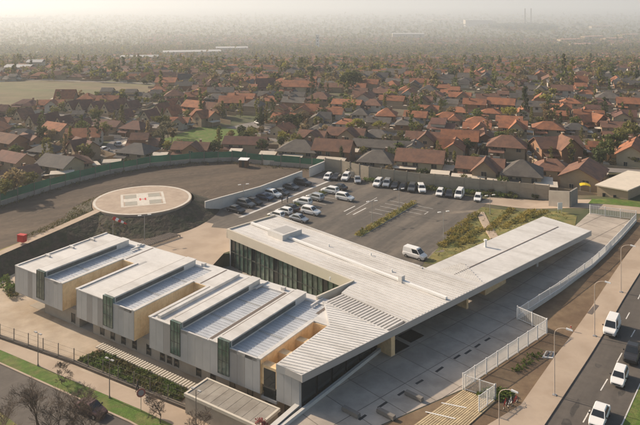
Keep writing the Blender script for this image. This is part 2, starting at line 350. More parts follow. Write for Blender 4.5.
def dash(x0, y0, x1, y1, name, wid=0.14, up=0.009, m=m_line, g=True):
    a, b = (atg(x0, y0), atg(x1, y1)) if g else (at(x0, y0), at(x1, y1)); t = (b - a).normalized(); q = Vector((-t.y, t.x, 0)) * wid / 2
    return drape([(a - q)[:2], (b - q)[:2], (b + q)[:2], (a + q)[:2]], up, name, m, cuts=False)
for s in ((583, 422.5, 590, 410), (600.6, 390.6, 607.5, 379), (617, 362, 622, 353), (631, 337, 635, 330), (626, 319, 629.5, 312.5), (638, 299, 641, 293)): dash(*s, 'lane_marking')
# path behind the plaza
drape(pg((478, 203), (575, 208), (640, 214), (660, 209), (640, 205), (575, 199.5), (490, 197)), 0.02, 'path', m_side)
drape(pg((588, 203.8), (645, 207.8), (645, 202), (592, 199)), 0.03, 'grass_verge', m_grass)
# terraced slope between car park and canopy
drape(pg((424, 263), (446, 240), (476, 211.5), (482, 207), (560, 211), (577, 216), (575, 226), (540, 240), (470, 268)), 0.012, 'planted_slope', m_grassd)
# front of the site: yard, bed, pavement, verge, street
ZL = -2.5
FP = lambda *pts: pp(*pts, z=ZL)
def low(poly, up, name, m): return flat(poly, -2.5 + up, name, m)
low(FP((-60, 318), (0, 340), (150, 397), (270, 443), (250, 462), (140, 409.5), (0, 350), (-60, 325)), 0.05, 'pavement_front', m_side)
low(FP((-60, 325), (0, 350), (140, 409.5), (250, 462), (240, 482), (130, 421.5), (0, 363), (-60, 337)), 0.03, 'grass_verge_front', m_grass)
low(FP((-80, 330), (0, 363.6), (130, 422), (240, 484), (150, 640), (-60, 440), (-120, 400)), 0.015, 'road_front', m_asph)
b = MB(); q = FP((-60, 337), (0, 363), (130, 421.5), (240, 482)); q2 = FP((-60, 338.6), (0, 364.6), (130, 423.4), (240, 484.5))
b.prism(q + q2[::-1], -2.7, -2.36, m_side); tag(b.build('kerb_front'), kind='structure')
low(FP((-120, 415), (-20, 405), (0, 412), (36, 440), (30, 480), (-100, 470)), 0.07, 'far_verge', m_grassd)
low(FP((77, 360), (100, 348.5), (108, 347), (196, 388), (186, 397), (180, 404), (150, 393)), 0.04, 'planting_bed', m_dirt)
flat([(p[0], p[1]) for p in (W(1.8, 18), W(1.8, 1.5), W(58, 1.5), W(58, 5.5), Bf(-64, 81.8), Bf(-104, 80.8), Bf(-105.4, 78), W(22.9, 19.4))], -2.49, 'courtyard_floor', m_conc)
# embankment of the ramp and the mound of the landing pad
def station(px, py, zp, foot_r, foot_l, wid=1.9):
    c = at(px, py, zp); n = Vector((0.80, -0.60, 0)); return [c - n * wid * .5 - n * foot_l[0] + Vector((0, 0, foot_l[1] - zp)), c - n * wid * .5, c + n * wid * .5, c + n * (wid * .5 + foot_r[0]) + Vector((0, 0, foot_r[1] - zp))]
ST = [station(-75, 292, 0.15, (4.2, -2.55), (1.0, -.05)), station(0, 253, 0.15, (4.2, -2.55), (1.0, -.05)), station(28, 241, 0.7, (4.6, -2.5), (1.6, -.05)), station(55, 229.5, 1.6, (6.2, -2.5), (3.2, -.05)), station(80, 218.5, 2.5, (7.6, -1.2), (5.0, -.05)), station(100, 209.5, 3.0, (8.0, -.3), (6, -.05))]
b = MB()
for s0, s1 in zip(ST[:-1], ST[1:]):
    for k, m in ((0, m_grassd), (1, m_side), (2, m_slope)):
        b.face([s0[k], s0[k + 1], s1[k + 1], s1[k]], m)
tag(b.build('ramp_embankment'), kind='structure')
HP = Vector((-40.2, 154.3, 3.0)); b = MB(); NR = 64; rings = [(11.3, 2.62), (11.5, 2.55), (13.2, 1.7), (15.2, 0.7), (17.2, -0.06)]
for (r0, z0), (r1, z1) in zip(rings[:-1], rings[1:]):
    for i in range(NR):
        a0, a1 = 2 * math.pi * i / NR, 2 * math.pi * (i + 1) / NR
        j = lambda r, a, z: (HP.x + r * math.cos(a) * (1 + .02 * math.sin(5 * a)), HP.y + r * math.sin(a) * (1 + .02 * math.sin(5 * a)), z)
        b.face([j(r0, a0, z0), j(r1, a0, z1), j(r1, a1, z1), j(r0, a1, z0)], m_slope)
tag(b.build('mound'), kind='structure')

# ------------------------------------------------------------------ landing pad (a thing with painted parts)
hp = thing('helipad', 'round sandy concrete helicopter landing pad with a white ring and cross', 'helipad', (HP.x, HP.y, 2.4))
def disc(b, r, z0, z1, m, n=72): b.prism([(r * math.cos(2*math.pi*i/n), r * math.sin(2*math.pi*i/n)) for i in range(n)], z0, z1, m)
b = MB(); disc(b, 10.9, -0.1, 0.60, m_heli); b.build('slab', hp)
def ring(b, r0, r1, z, m, n=72):
    for i in range(n):
        a0, a1 = 2*math.pi*i/n, 2*math.pi*(i+1)/n
        b.face([(r0*math.cos(a0), r0*math.sin(a0), z), (r1*math.cos(a0), r1*math.sin(a0), z), (r1*math.cos(a1), r1*math.sin(a1), z), (r0*math.cos(a1), r0*math.sin(a1), z)], m)
b = MB(); ring(b, 10.25, 10.75, 0.604, m_pad_white); b.build('edge_ring', hp)
ca, sa = math.cos(R_(17)), math.sin(R_(17))
TH = lambda x, y, z: (x * ca - y * sa, x * sa + y * ca, z)
def sheet(b, x0, x1, y0, y1, z, m): b.face([TH(x0, y0, z), TH(x1, y0, z), TH(x1, y1, z), TH(x0, y1, z)], m)
b = MB(); [sheet(b, *q, 0.604, m_pad_white) for q in ((-4.8, 4.8, -4.8, -4.25), (-4.8, 4.8, 4.25, 4.8), (-4.8, -4.25, -4.25, 4.25), (4.25, 4.8, -4.25, 4.25))]; b.build('square_border', hp)
for qx in (-1, 1):
    for qy in (-1, 1): b = MB(); sheet(b, *sorted((qx*1.35, qx*3.9)), *sorted((qy*1.2, qy*3.9)), 0.604, m_helig); b.build('green_square', hp)
b = MB(); sheet(b, -1.3, 1.3, -4.2, 4.2, 0.606, m_pad_white); sheet(b, -4.2, -1.3, -1.15, 1.15, 0.606, m_pad_white); sheet(b, 1.3, 4.2, -1.15, 1.15, 0.606, m_pad_white); b.build('white_cross', hp)
b = MB(); [sheet(b, *q, 0.611, m_red) for q in ((-.75, -.4, -.85, .85), (.4, .75, -.85, .85), (-.4, .4, -.16, .16))]; b.build('letter_h', hp)

# ------------------------------------------------------------------ the health centre
HO = W(0, 0, -2.5); hos = thing('health_centre', 'sprawling low white roofed health centre with grey clad wings and long canopy', 'building', HO)
def part(name, fn, parent=hos, smooth=False): return one(name, fn, parent, HO if parent is hos else (0, 0, 0), smooth)
def sub(name, fn, parent):             # child of a part of hos: the part sits at HO too
    return one(name, fn, parent, HO)
ZR = 4.2; SK = 0.30
WINGS = [(0.0, 12.8), (16.2, 29.3), (32.4, 52.4)]
MON = [(0, 6.05, 8.1, 12.2), (1, 22.5, 24.7, 28.7), (2, 36.6, 38.5, 43.3), (2, 45.3, 47.3, 51.8)]       # wing, r0, r1, end of zinc field
# walls of the wings (solid cores behind the cladding)
for i, (r0, r1) in enumerate(WINGS):
    w_ = part('wing_wall', lambda b: b.box(r0 + .12, r1 - .12, .12, 18.7, 0.05, ZR - .36, m_conc, W))
    # side timber wall facing the court on the right
    part('timber_wall', lambda b: b.box(r1 - .115, r1, .0, 12.0 if i < 2 else 11.8, 0.0, ZR - .02, m_wood, W))
    if i: part('side_wall', lambda b: b.box(r0, r0 + .115, 0.0, 12.0, 0.0, ZR - .02, m_fac, W))
    else: part('side_wall', lambda b: b.box(r0, r0 + .115, 0.0, 18.7, 0.0, ZR - .02, m_fac, W))
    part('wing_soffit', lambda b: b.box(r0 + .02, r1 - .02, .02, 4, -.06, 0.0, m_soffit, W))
# facade panels, one by one; gaps where the glass slots are
pm = {}
def panel_mesh(wd, m):
    k = (round(wd, 3), m.name)
    if k not in pm:
        b = MB(); b.box(.012, wd - .012, 0, .115, 0.0, ZR - .02, m); pm[k] = b.mesh('facade_panel')
    return pm[k]
ang_r = -R_(90 - 56.3)
DARKP = {0: (3,), 1: (2, 4), 2: (2, 8, 9)}
for i, (r0, r1) in enumerate(WINGS):
    segs = []; c = r0
    for (wi, m0, m1, ze) in MON:
        if wi == i: segs.append((c, m0)); c = m1
    segs.append((c, r1)); k = 0
    for s0, s1 in segs:
        n = max(1, round((s1 - s0) / 1.25)); wd = (s1 - s0) / n
        for q in range(n):
            new_obj('facade_panel', panel_mesh(wd, m_facd if k in DARKP[i] else m_fac), hos, W(s0 + q * wd, 0, 0) - HO + Vector((0, 0, 0)), ang_r); k += 1
# last block beside the slot court
part('wing_wall', lambda b: b.box(54.97, 58.3, .12, 11.9, 0.05, ZR - .3, m_concw, W))
for q in range(3): new_obj('facade_panel', panel_mesh(1.15, m_fac), hos, W(54.85 + q * 1.15, 0, 0) - HO, ang_r)
part('timber_wall', lambda b: b.box(54.85, 54.96, .13, 11.7, 0, ZR - .02, m_wood, W))
part('timber_wall', lambda b: b.box(52.41, 54.84, 11.7, 11.8, -2.4, ZR - .02, m_wood, W))
for a_ in (.75, 4.1, 7.9):
    part('timber_beam', lambda b: b.box(52.41, 54.84, a_ - .55, a_ + .55, 1.2, ZR - .55, m_wood, W))
part('slot_floor', lambda b: b.box(52.41, 54.84, .5, 11.7, 0.2, 0.6, m_dark, W))
part('tall_window', lambda b: b.box(52.75, 54.6, .18, .26, -.2, ZR - .9, m_glassd, W))
part('window_sill', lambda b: b.box(52.41, 54.84, .05, .5, -.55, -.2, m_fac, W))
# base storey
BASE = part('base_wall', lambda b: (b.box(6.2, 15.1, 1.4, 17.5, -2.5, 0.0, m_conc, W), b.box(18.4, 58.1, 1.4, 5.0, -2.5, 0.0, m_conc, W), b.box(15.1, 18.4, 4.6, 5.0, -2.5, 0, m_dark, W)))
for r in (13.2, 20.2, 22.6, 25.0, 27.4, 30.4, 33.2, 34.6, 36.0, 40.2, 42.8, 46.2, 49.2, 52.2, 55.2):
    wi_ = part('window', lambda b: b.box(r, r + .75, 1.34, 1.42, -2.1, -.75, m_glassd, W))
    sub('frame', lambda b: (b.box(r - .07, r, 1.31, 1.41, -2.17, -.68, m_mull, W), b.box(r + .75, r + .82, 1.31, 1.41, -2.17, -.68, m_mull, W)), wi_)
# roofs of the wings
def ward_roof(b):
    for i, (r0, r1) in enumerate(WINGS):
        spans = []; c = r0
        for (wi, m0, m1, ze) in MON:
            if wi == i: spans.append((c, m0)); c = ze
        spans.append((c, r1))
        for s0, s1 in spans: b.box(s0 + .01, s1 - .01, .02, 18.7, ZR - .35, ZR, m_cream, W)
        for (wi, m0, m1, ze) in MON:
            if wi == i: b.box(m0, ze, 16.9, 18.69, ZR - .352, ZR - .002, m_cream, W)
    b.box(12.8, 16.2, 11.9, 18.68, ZR - .353, ZR - .003, m_cream, W); b.box(29.3, 32.4, 12.1, 18.68, ZR - .353, ZR - .003, m_cream, W)
ward = part('ward_roof', ward_roof)
part('rear_wall', lambda b: b.box(.2, 51, 18.45, 18.66, -2.5, ZR - .36, m_conc, W))
part('timber_wall', lambda b: b.box(12.8, 16.2, 11.75, 11.88, 0, ZR - .02, m_wood, W))
part('timber_wall', lambda b: b.box(29.3, 32.4, 11.95, 12.08, 0, ZR - .02, m_wood, W))
for (wi, m0, m1, ze) in MON:
    z = part('zinc_roof', lambda b: b.box(m1 - .05, ze, .25, 16.9, ZR - .6, ZR - .22, m_zinc, W))
    def ribs(b):
        a = .7
        while a < 16.6: b.box(m1, ze - .05, a, a + .09, ZR - .22, ZR - .16, m_zinc, W); a += .62
    rb = sub('standing_seams', ribs, z); rb['kind'] = 'stuff'
    for a in (5.9, 11.6): sub('joint_strip', lambda b: b.box(m1, ze - .03, a, a + .16, ZR - .225, ZR - .13, m_fac, W), z)
    part('front_coping', lambda b: b.box(m1, ze, .0, .25, ZR - .4, ZR + .03, m_cream, W))
    # roof light monitor
    mo = part('roof_monitor', lambda b: b.box(m0, m1, .35, 17.2, ZR - .2, ZR + .8, m_cream, W))
    sub('monitor_cap', lambda b: b.box(m0 + .25, m1 + .1, .2, 17.3, ZR + .8, ZR + .90, m_cream, W), mo)
    gl = sub('monitor_glass', lambda b: b.box(m1, m1 + .05, .5, 14.4, ZR + .05, ZR + .62, mat('clerestory_glass', (0.10, 0.105, 0.098), 0.2, 0.35, 0.9, spec=0.6), W), mo)
    sub('monitor_gutter', lambda b: b.box(m0 + .02, m0 + .22, .8, 16.8, ZR + .8, ZR + .82, m_slot, W), mo)
    # tall glass slot in the front
    gs = part('glass_slot', lambda b: b.box(m0 + .02, m1 - .02, -.06, .3, .55, ZR + .78, m_glass, W))
    for r in (m0 + .02, m0 + (m1 - m0) * .36, m0 + (m1 - m0) * .7, m1 - .09): sub('mullion', lambda b: b.box(r, r + .07, -.10, -.062, .5, ZR + .8, m_mull, W), gs)
    for zz in (.5, 2.2, 3.6): sub('transom', lambda b: b.box(m0 + .1, m1 - .1, -.095, -.064, zz, zz + .08, m_mull, W), gs)
    part('sill_panel', lambda b: b.box(m0, m1, .0, .11, 0, .5, m_fac, W))
for (c0, c1, a0, a1) in ((12.2, 12.82, -.02, 12.0), (28.7, 29.32, -.02, 12.1), (51.8, 52.42, -.02, 11.9), (15.98, 16.5, -.02, 12.0), (32.2, 32.7, -.02, 12.1), (-.03, .35, -.02, 18.7), (54.83, 55.3, -.02, 11.8)):
    part('coping', lambda b: b.box(c0, c1, a0, a1, ZR + .004, ZR + .16, m_cream, W))
for (c0, c1) in ((.0, 6.0), (16.2, 22.4), (32.4, 36.5), (43.3, 45.2)):
    part('coping', lambda b: b.box(c0 + .4, c1, -.03, .25, ZR + .006, ZR + .13, m_cream, W))
# recessed gutter along the left parapets with crossing blocks
for (r, a0, a1) in ((.36, .8, 17.5), (16.52, 1, 13.5), (32.75, 1, 17.2), (43.4, .4, 17), (51.2, 14, 17.5)):
    part('roof_gutter', lambda b: b.box(r, r + .5, a0, a1, ZR + .005, ZR + .02, m_slot if r > 40 else m_fascia, W))
for a in (5.4, 10.2, 14.6): part('roof_block', lambda b: b.box(.3, 1.5, a, a + .35, ZR + .021, ZR + .35, m_cream, W))
part('roof_upstand', lambda b: b.box(33.4, 34.0, .6, 17.6, ZR + .004, ZR + .42, m_cream, W))
for r in (10.6, 21.5, 38.9, 49.3): part('roof_kerb', lambda b: b.box(r, r + .25, 15.4, 18.5, ZR + .008, ZR + .2, m_cream, W))
for r0 in (13.0, 30.4): part('roof_gutter', lambda b: b.box(r0, r0 + .28, 12.2, 18.4, ZR + .002, ZR + .012, m_slot, W))
for r in (10.2, 25.9, 42.5): part('roof_vent_box', lambda b: b.box(r, r + .6, 17.3, 17.9, ZR + .01, ZR + .45, m_cream, W))
# triangular roof at the front corner, long bar and canopy (one level, 4.5 m)
C0, CB, CA = Vector((-2.2, 80.7, 0)), Vector((51.6, 129.5, 0)), Vector((45.3, 137.95, 0))
fe = lambda t: C0 + (CB - C0) * t
ZB = 4.5
Pn = lambda n: next(fe(t / 400) for t in range(401) if (fe(t / 400).x * -DY + fe(t / 400).y * DX) >= n)     # point of the front edge at bar coordinate n
tri = [W(54.86, -.02), C0, Pn(70.2), Bf(-70.6, 70.2), W(54.86, 11.8)]
TRI = part('corner_roof', lambda b: b.prism([p[:2] for p in tri], ZB - .8, ZB, m_fascia, m_rib))
part('link_roof', lambda b: b.prism([W(52.42, 11.9)[:2], W(54.84, 11.9)[:2], W(52.42, 15.6)[:2]], ZR - .3, ZR + .05, m_cream))
def seams(poly, ang, sp, hgt, wd, z, m=m_rib, inset=.15):
    """straight seams across a roof outline"""
    def fn(b):
        u = Vector((math.cos(R_(ang)), math.sin(R_(ang)), 0)); v = Vector((-u.y, u.x, 0)); P = [Vector((p[0], p[1], 0)) for p in poly]
        lo = min(p.dot(v) for p in P); hi = max(p.dot(v) for p in P); q = lo + sp * .6
        while q < hi:
            xs = []
            for i in range(len(P)):
                p0, p1 = P[i], P[(i + 1) % len(P)]; d0, d1 = p0.dot(v) - q, p1.dot(v) - q
                if (d0 > 0) != (d1 > 0): t = d0 / (d0 - d1); xs.append((p0 + (p1 - p0) * t).dot(u))
            xs.sort()
            for x0, x1 in zip(xs[::2], xs[1::2]):
                if x1 - x0 > 1:
                    T = lambda x, y, zz: tuple(u * x + v * y + Vector((0, 0, zz)))
                    b.box(x0 + inset, x1 - inset, q, q + wd, z, z + hgt, m, T)
            q += sp
    return fn
sub('standing_seams', seams([p[:2] for p in tri], -22, .62, .07, .12, ZB), TRI)['kind'] = 'stuff'
bar = [Bf(-105, 78.6), Bf(-104.2, 90.2), Bf(-67.8, 91.1), Pn(91.3), Pn(74.6), Bf(-71.2, 74.6), Bf(-72.3, 78.5)]
BAR = part('bar_roof', lambda b: b.prism([p[:2] for p in bar], ZB - .8, ZB - .002, m_fascia, m_cream))
sub('standing_seams', seams([p[:2] for p in (Bf(-82, 78.9), Bf(-82, 90.4), Bf(-67.8, 90.9), Pn(91.3), Pn(74.8), Bf(-71.2, 74.8), Bf(-72, 78.9))], -42, .70, .08, .20, ZB - .002, m_rib), BAR)['kind'] = 'stuff'
sub('fine_seams', seams([p[:2] for p in (Bf(-104.6, 78.9), Bf(-104, 90), Bf(-82.3, 90.4), Bf(-82.3, 78.9))], -42, .95, .035, .07, ZB - .002, m_cream), BAR)['kind'] = 'stuff'
can = [Bf(-67.8, 91.12), CA, CB, Pn(91.33)]
CAN = part('canopy_roof', lambda b: b.prism([p[:2] for p in can], ZB - .8, ZB + .002, m_fascia, m_cream))
cu = (CB - C0).normalized(); cv = Vector((-cu.y, cu.x, 0))
cang = math.degrees(math.atan2(cu.y, cu.x))
sub('joint_line', lambda b: b.box(-2, 31, 0, .2, ZB + .004, ZB + .05, m_slot, lambda x, y, z: tuple(Pn(94) + cv * 5.2 + cu * x + cv * y + Vector((0, 0, z)))), CAN)
sub('edge_trim', lambda b: b.box(-4, 33.2, -.35, .0, ZB + .004, ZB + .05, m_cream, lambda x, y, z: tuple(Pn(94) + cv * .4 + cu * x + cv * y + Vector((0, 0, z)))), CAN)
sub('standing_seams', seams([p[:2] for p in (Bf(-66, 91.8), Bf(-64.8, 97.5), Pn(92.5))], -42, .5, .09, .16, ZB + .002, m_rib), CAN)['kind'] = 'stuff'
# louvre of separate slats between the corner roof and the bar
lv = part('louvre_bed', lambda b: b.prism([p[:2] for p in (Bf(-71.2, 70.22), Bf(-71.0, 74.58), Pn(74.58), Pn(70.22))], ZB - .8, ZB - .35, m_fascia, m_slot))
sl_b = MB(); sl_b.box(-.16, .16, 0, 3.7, 0, .34, m_cream); slm = sl_b.mesh('louvre_slat')
for k in range(20):
    d = -70.6 + k * .60
    new_obj('louvre_slat', slm, hos, Bf(d, 70.55, ZB - .34) - HO, TB)
part('louvre_kerb', lambda b: b.box(-71.0, -58.5, 70.25, 70.5, ZB - .36, ZB + .06, m_cream, Bf))
part('louvre_kerb', lambda b: b.box(-71.0, -58.4, 74.3, 74.56, ZB - .36, ZB + .06, m_cream, Bf))
# front fascia strip, parapets, ridge pipe and roof kit
part('fascia', lambda b: b.box(0, (CB - C0).length, -.12, -.004, ZB - .85, ZB + .08, m_fascia, lambda x, y, z: tuple(C0 + cu * x + cv * y + Vector((0, 0, z)))))
part('fascia', lambda b: b.box(54.9, 58.6, -.14, -.03, ZB - .85, ZB + .06, m_fac, W))
part('parapet', lambda b: b.box(-105.05, -72.3, 78.3, 78.6, ZB - 1.4, ZB + .28, m_fasciac, Bf))
part('parapet', lambda b: b.box(-105.2, -104.9, 78.3, 90.4, ZB - 1.4, ZB + .25, m_fasciac, Bf))
part('parapet', lambda b: b.box(-72.6, -72.3, 70.5, 78.28, ZB - 1.2, ZB + .26, m_fasciac, Bf))
part('parapet', lambda b: b.box(-104.2, -67.9, 90.2, 90.5, ZB - .9, ZB + .22, m_cream, Bf))
part('cable_duct', lambda b: b.box(-104.4, -58.6, 83.55, 84.05, ZB + .1, ZB + .42, m_white, Bf))
rk = part('roof_plant_box', lambda b: b.box(-97.6, -93.4, 82.2, 87.0, ZB, ZB + 1.0, m_cream, Bf))
sub('roof_plant_well', lambda b: b.box(-97.0, -94.0, 82.9, 86.3, ZB + 1.0, ZB + 1.02, m_fascia, Bf), rk)
part('roof_pillar', lambda b: b.box(-67.4, -66.7, 83.4, 84.2, ZB + .05, ZB + 1.1, m_cream, Bf))
vt = part('roof_vent', lambda b: b.tube(at(485.5, 247, ZB), at(485.5, 247, ZB) + Vector((0, 0, 1.15)), .22, .22, m_white, 10))
sub('vent_cap', lambda b: b.tube(at(485.5, 247, ZB) + Vector((0, 0, 1.15)), at(485.5, 247, ZB) + Vector((0, 0, 1.35)), .34, .30, m_white, 10), vt)
for (x, y) in ((329, 246.5), (371, 255.5), (392, 272), (330, 280)): part('roof_vent', lambda b: b.tube(at(x, y, ZB), at(x, y, ZB) + Vector((0, 0, .45)), .12, .12, m_white, 8))
# courtyard curtain wall under the bar
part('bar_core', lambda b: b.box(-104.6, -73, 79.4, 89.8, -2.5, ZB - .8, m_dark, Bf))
GL0 = -104.7; npn = 26; gw = 32.3 / npn
gb = MB(); gb.box(.04, gw - .04, 0, .06, -2.4, 2.95, m_glass); gpm = gb.mesh('glass_pane')
gb2 = MB(); gb2.box(.04, gw - .04, 0, .06, -2.4, 2.95, m_glassd); gpm2 = gb2.mesh('glass_pane')
mb_ = MB(); mb_.box(-.05, .05, -.14, .05, -2.45, 3.05, m_mull); mum = mb_.mesh('mullion')
for k in range(npn):
    p = new_obj('glass_pane', gpm if (k * 7) % 5 else gpm2, hos, Bf(GL0 + k * gw, 79.1, 0) - Vector((HO.x, HO.y, HO.z)), TB)
    new_obj('mullion', mum, hos, Bf(GL0 + k * gw, 79.1, 0) - HO, TB)
part('curtain_transom', lambda b: b.box(GL0, GL0 + 32.3, 78.98, 79.2, .3, .45, m_mull, Bf))
part('bar_end_wall', lambda b: b.box(-104.95, -104.65, 78.9, 90, -2.5, ZB - .8, m_concw, Bf))
part('bar_rear_wall', lambda b: b.box(-104.6, -68, 89.85, 90.1, -.2, ZB - .8, m_concw, Bf))
# ground floor under the corner roof and the canopy
U = lambda x, y, z: tuple(C0 + cu * x + cv * y + Vector((0, 0, z)))
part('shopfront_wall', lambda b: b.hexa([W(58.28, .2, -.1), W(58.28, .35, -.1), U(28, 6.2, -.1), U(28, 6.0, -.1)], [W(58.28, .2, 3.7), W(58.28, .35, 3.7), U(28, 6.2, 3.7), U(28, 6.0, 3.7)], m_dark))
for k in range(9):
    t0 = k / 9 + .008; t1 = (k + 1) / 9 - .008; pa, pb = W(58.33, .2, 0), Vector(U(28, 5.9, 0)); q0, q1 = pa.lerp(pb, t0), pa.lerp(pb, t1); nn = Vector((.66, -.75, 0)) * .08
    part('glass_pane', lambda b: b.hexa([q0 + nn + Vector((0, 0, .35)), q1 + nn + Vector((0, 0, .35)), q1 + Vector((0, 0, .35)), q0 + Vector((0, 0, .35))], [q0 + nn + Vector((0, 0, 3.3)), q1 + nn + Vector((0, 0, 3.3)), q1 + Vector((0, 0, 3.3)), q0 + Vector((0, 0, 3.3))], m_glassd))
part('plinth', lambda b: b.hexa([W(58.35, -5.5, -.2), W(58.75, -5.5, -.2), U(19, 3.4, -.2), U(19, 3.8, -.2)], [W(58.35, -5.5, .45), W(58.75, -5.5, .45), U(19, 3.4, .45), U(19, 3.8, .45)], m_concw))
def block(x0, x1, y0, y1, z1=3.72, m=m_wood): part('timber_wall', lambda b: b.box(x0, x1, y0, y1, -.2, z1, m, U))
block(17.2, 18.0, 1.2, 6.5); block(17.9, 28, 6.4, 6.7)
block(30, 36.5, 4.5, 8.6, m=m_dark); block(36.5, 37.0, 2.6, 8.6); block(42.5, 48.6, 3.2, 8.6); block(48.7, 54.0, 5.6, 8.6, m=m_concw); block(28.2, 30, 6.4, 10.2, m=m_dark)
for (x, y) in ((57.5, 2.6), (62.5, 4.4), (66.5, 5.5)):
    part('column', lambda b: b.tube(U(x, y, -.1), U(x, y, 3.72), .28, .28, m_concw, 12))
part('rear_canopy_wall', lambda b: b.box(38, 58, 8.65, 8.9, -.2, 3.72, m_concw, U))
# grassy bank inside the courtyard
b = MB(); b.prism([p[:2] for p in (Bf(-84, 78.4), Bf(-72.8, 78.4), Bf(-72.8, 70.8), W(45.5, 18.9), W(37, 18.9))], -2.45, [-2.3, 2.6, 2.8, 2.2, -2.2], m_grass); tag(b.build('courtyard_bank'), kind='structure')

# ------------------------------------------------------------------ plaza slabs, one by one, with recessed joints
def clip(poly, n, c):
    out = []
    for i in range(len(poly)):
        p, q = poly[i], poly[(i + 1) % len(poly)]; dp, dq = p[0]*n[0] + p[1]*n[1] - c, q[0]*n[0] + q[1]*n[1] - c
        if dp >= 0: out.append(p)
        if (dp >= 0) != (dq >= 0): t = dp / (dp - dq); out.append((p[0] + (q[0]-p[0])*t, p[1] + (q[1]-p[1])*t))
    return out
uu, vv = (cu.x, cu.y), (cv.x, cv.y)
P0 = C0.x * uu[0] + C0.y * uu[1]; Q0 = C0.x * vv[0] + C0.y * vv[1]
for i in range(-6, 22):
    for j in range(-4, 3):
        g = .05
        lo_u, hi_u = P0 + i * 4.6 + g, P0 + (i + 1) * 4.6 - g
        lo_v, hi_v = Q0 + j * 5.2 + 1.0 + g, Q0 + (j + 1) * 5.2 + 1.0 - g
        c = clip(clip(clip(clip(PLAZA, uu, lo_u), (-uu[0], -uu[1]), -hi_u), vv, lo_v), (-vv[0], -vv[1]), -hi_v)
        if len(c) < 3: continue
        cl = []
        for p in c:
            if not cl or (p[0]-cl[-1][0])**2 + (p[1]-cl[-1][1])**2 > .01: cl.append(p)
        if len(cl) < 3 or abs(sum(cl[k][0]*cl[(k+1) % len(cl)][1] - cl[(k+1) % len(cl)][0]*cl[k][1] for k in range(len(cl)))) < .6: continue
        b = MB(); b.prism(cl, [gz(*p) - .05 for p in cl], [gz(*p) + .012 for p in cl], m_plaza, bottom=False); b.build('concrete_slab', plaza_o)
# drain slots, dark grates, benches
def strip_on(px0, px1, wid, up, name, m, parent=None, th=.02):
    a, b_ = atg(*px0), atg(*px1); t = (b_ - a).normalized(); q = Vector((-t.y, t.x, 0)) * wid / 2
    b = MB(); pl = [a - q, b_ - q, b_ + q, a + q]; b.prism([p[:2] for p in pl], [gz(p.x, p.y) + up - th for p in pl], [gz(p.x, p.y) + up for p in pl], m, bottom=False)
    return b.build(name, parent)
for k, (p0, p1) in enumerate((((359, 420), (366, 415)), ((378, 408), (387, 402)), ((398, 395.5), (405, 391)), ((416, 384), (423, 380)), ((436, 372), (443, 367)), ((454, 359), (460, 355)), ((465, 354), (471, 350)), ((475, 347.5), (480, 344)), ((485, 341), (490, 338)))):
    strip_on(p0, p1, .35, .018, 'drain_slot', m_dark, plaza_o)
for (x, y) in ((396, 346.5), (411, 336)):
    o = thing('floor_grate', 'dark square floor grate in the plaza, %s of two below the canopy' % ('left' if x < 400 else 'right'), 'grate', atg(x, y), cang * math.pi / 180, 'grates in the plaza')
    one('frame', lambda b: b.box(-1.5, 1.5, -1.25, 1.25, 0, .03, m_dark), o)
    for k in range(9): one('bar', lambda b: b.box(-1.4, 1.4, -1.15 + k * .27, -1.05 + k * .27, .032, .05, m_blk), o)
m_bench = mat('bench_concrete', (0.20, 0.18, 0.16), 0.85, 0.1)
for k, ((x, y), wh) in enumerate((((351, 414), 'nearest the building corner'), ((386, 416), 'in the middle of the three'), ((414, 398), 'farthest along toward the striped deck'))):
    o = thing('bench', 'low dark concrete block bench on plaza, ' + wh, 'bench', atg(x, y), R_(-42), 'block benches on the plaza')
    one('seat', lambda b: b.hexa([(-1.25, -.3, .1), (1.25, -.3, .1), (1.25, .3, .1), (-1.25, .3, .1)], [(-1.2, -.26, .5), (1.2, -.26, .5), (1.2, .26, .5), (-1.2, .26, .5)], m_bench), o)
    for s in (-1, 1): one('leg', lambda b: b.box(s * 1.0 - .12, s * 1.0 + .12, -.22, .22, 0, .1, m_dark), o)
# slatted timber deck in the sun at the entrance
m_deck = mat('yellow_deck_board', (0.50, 0.40, 0.25), 0.8, 0.18, 1.2, objrand=0.12, col2=(0.42, 0.33, 0.21), mscale=0.8)
dk = [atg(*p) for p in ((398, 437), (463, 390.5), (496, 402), (440, 452))]
do = tag(new_obj('entrance_deck', None, None, dk[0]), 'sunlit yellow striped boarding at the plaza gate', 'deck')
for k in range(16):
    t0, t1 = k / 16 + .006, (k + 1) / 16 - .012
    q = [dk[0].lerp(dk[3], t0), dk[1].lerp(dk[2], t0), dk[1].lerp(dk[2], t1), dk[0].lerp(dk[3], t1)]
    b = MB(); b.prism([p[:2] for p in q], [.02] * 4, [.10] * 4, m_deck); b.build('board', do, dk[0])
for (p0, p1) in (((441, 404), (466, 409)), ((425, 413), (455, 420))):
    a, c = atg(*p0), atg(*p1); one('white_strip', lambda b: b.hexa([a + Vector((0, 0, .101)), c + Vector((0, 0, .101)), c + Vector((.12, .12, .101)), a + Vector((.12, .12, .101))], [a + Vector((0, 0, .13)), c + Vector((0, 0, .13)), c + Vector((.12, .12, .13)), a + Vector((.12, .12, .13))], m_white), do, dk[0])

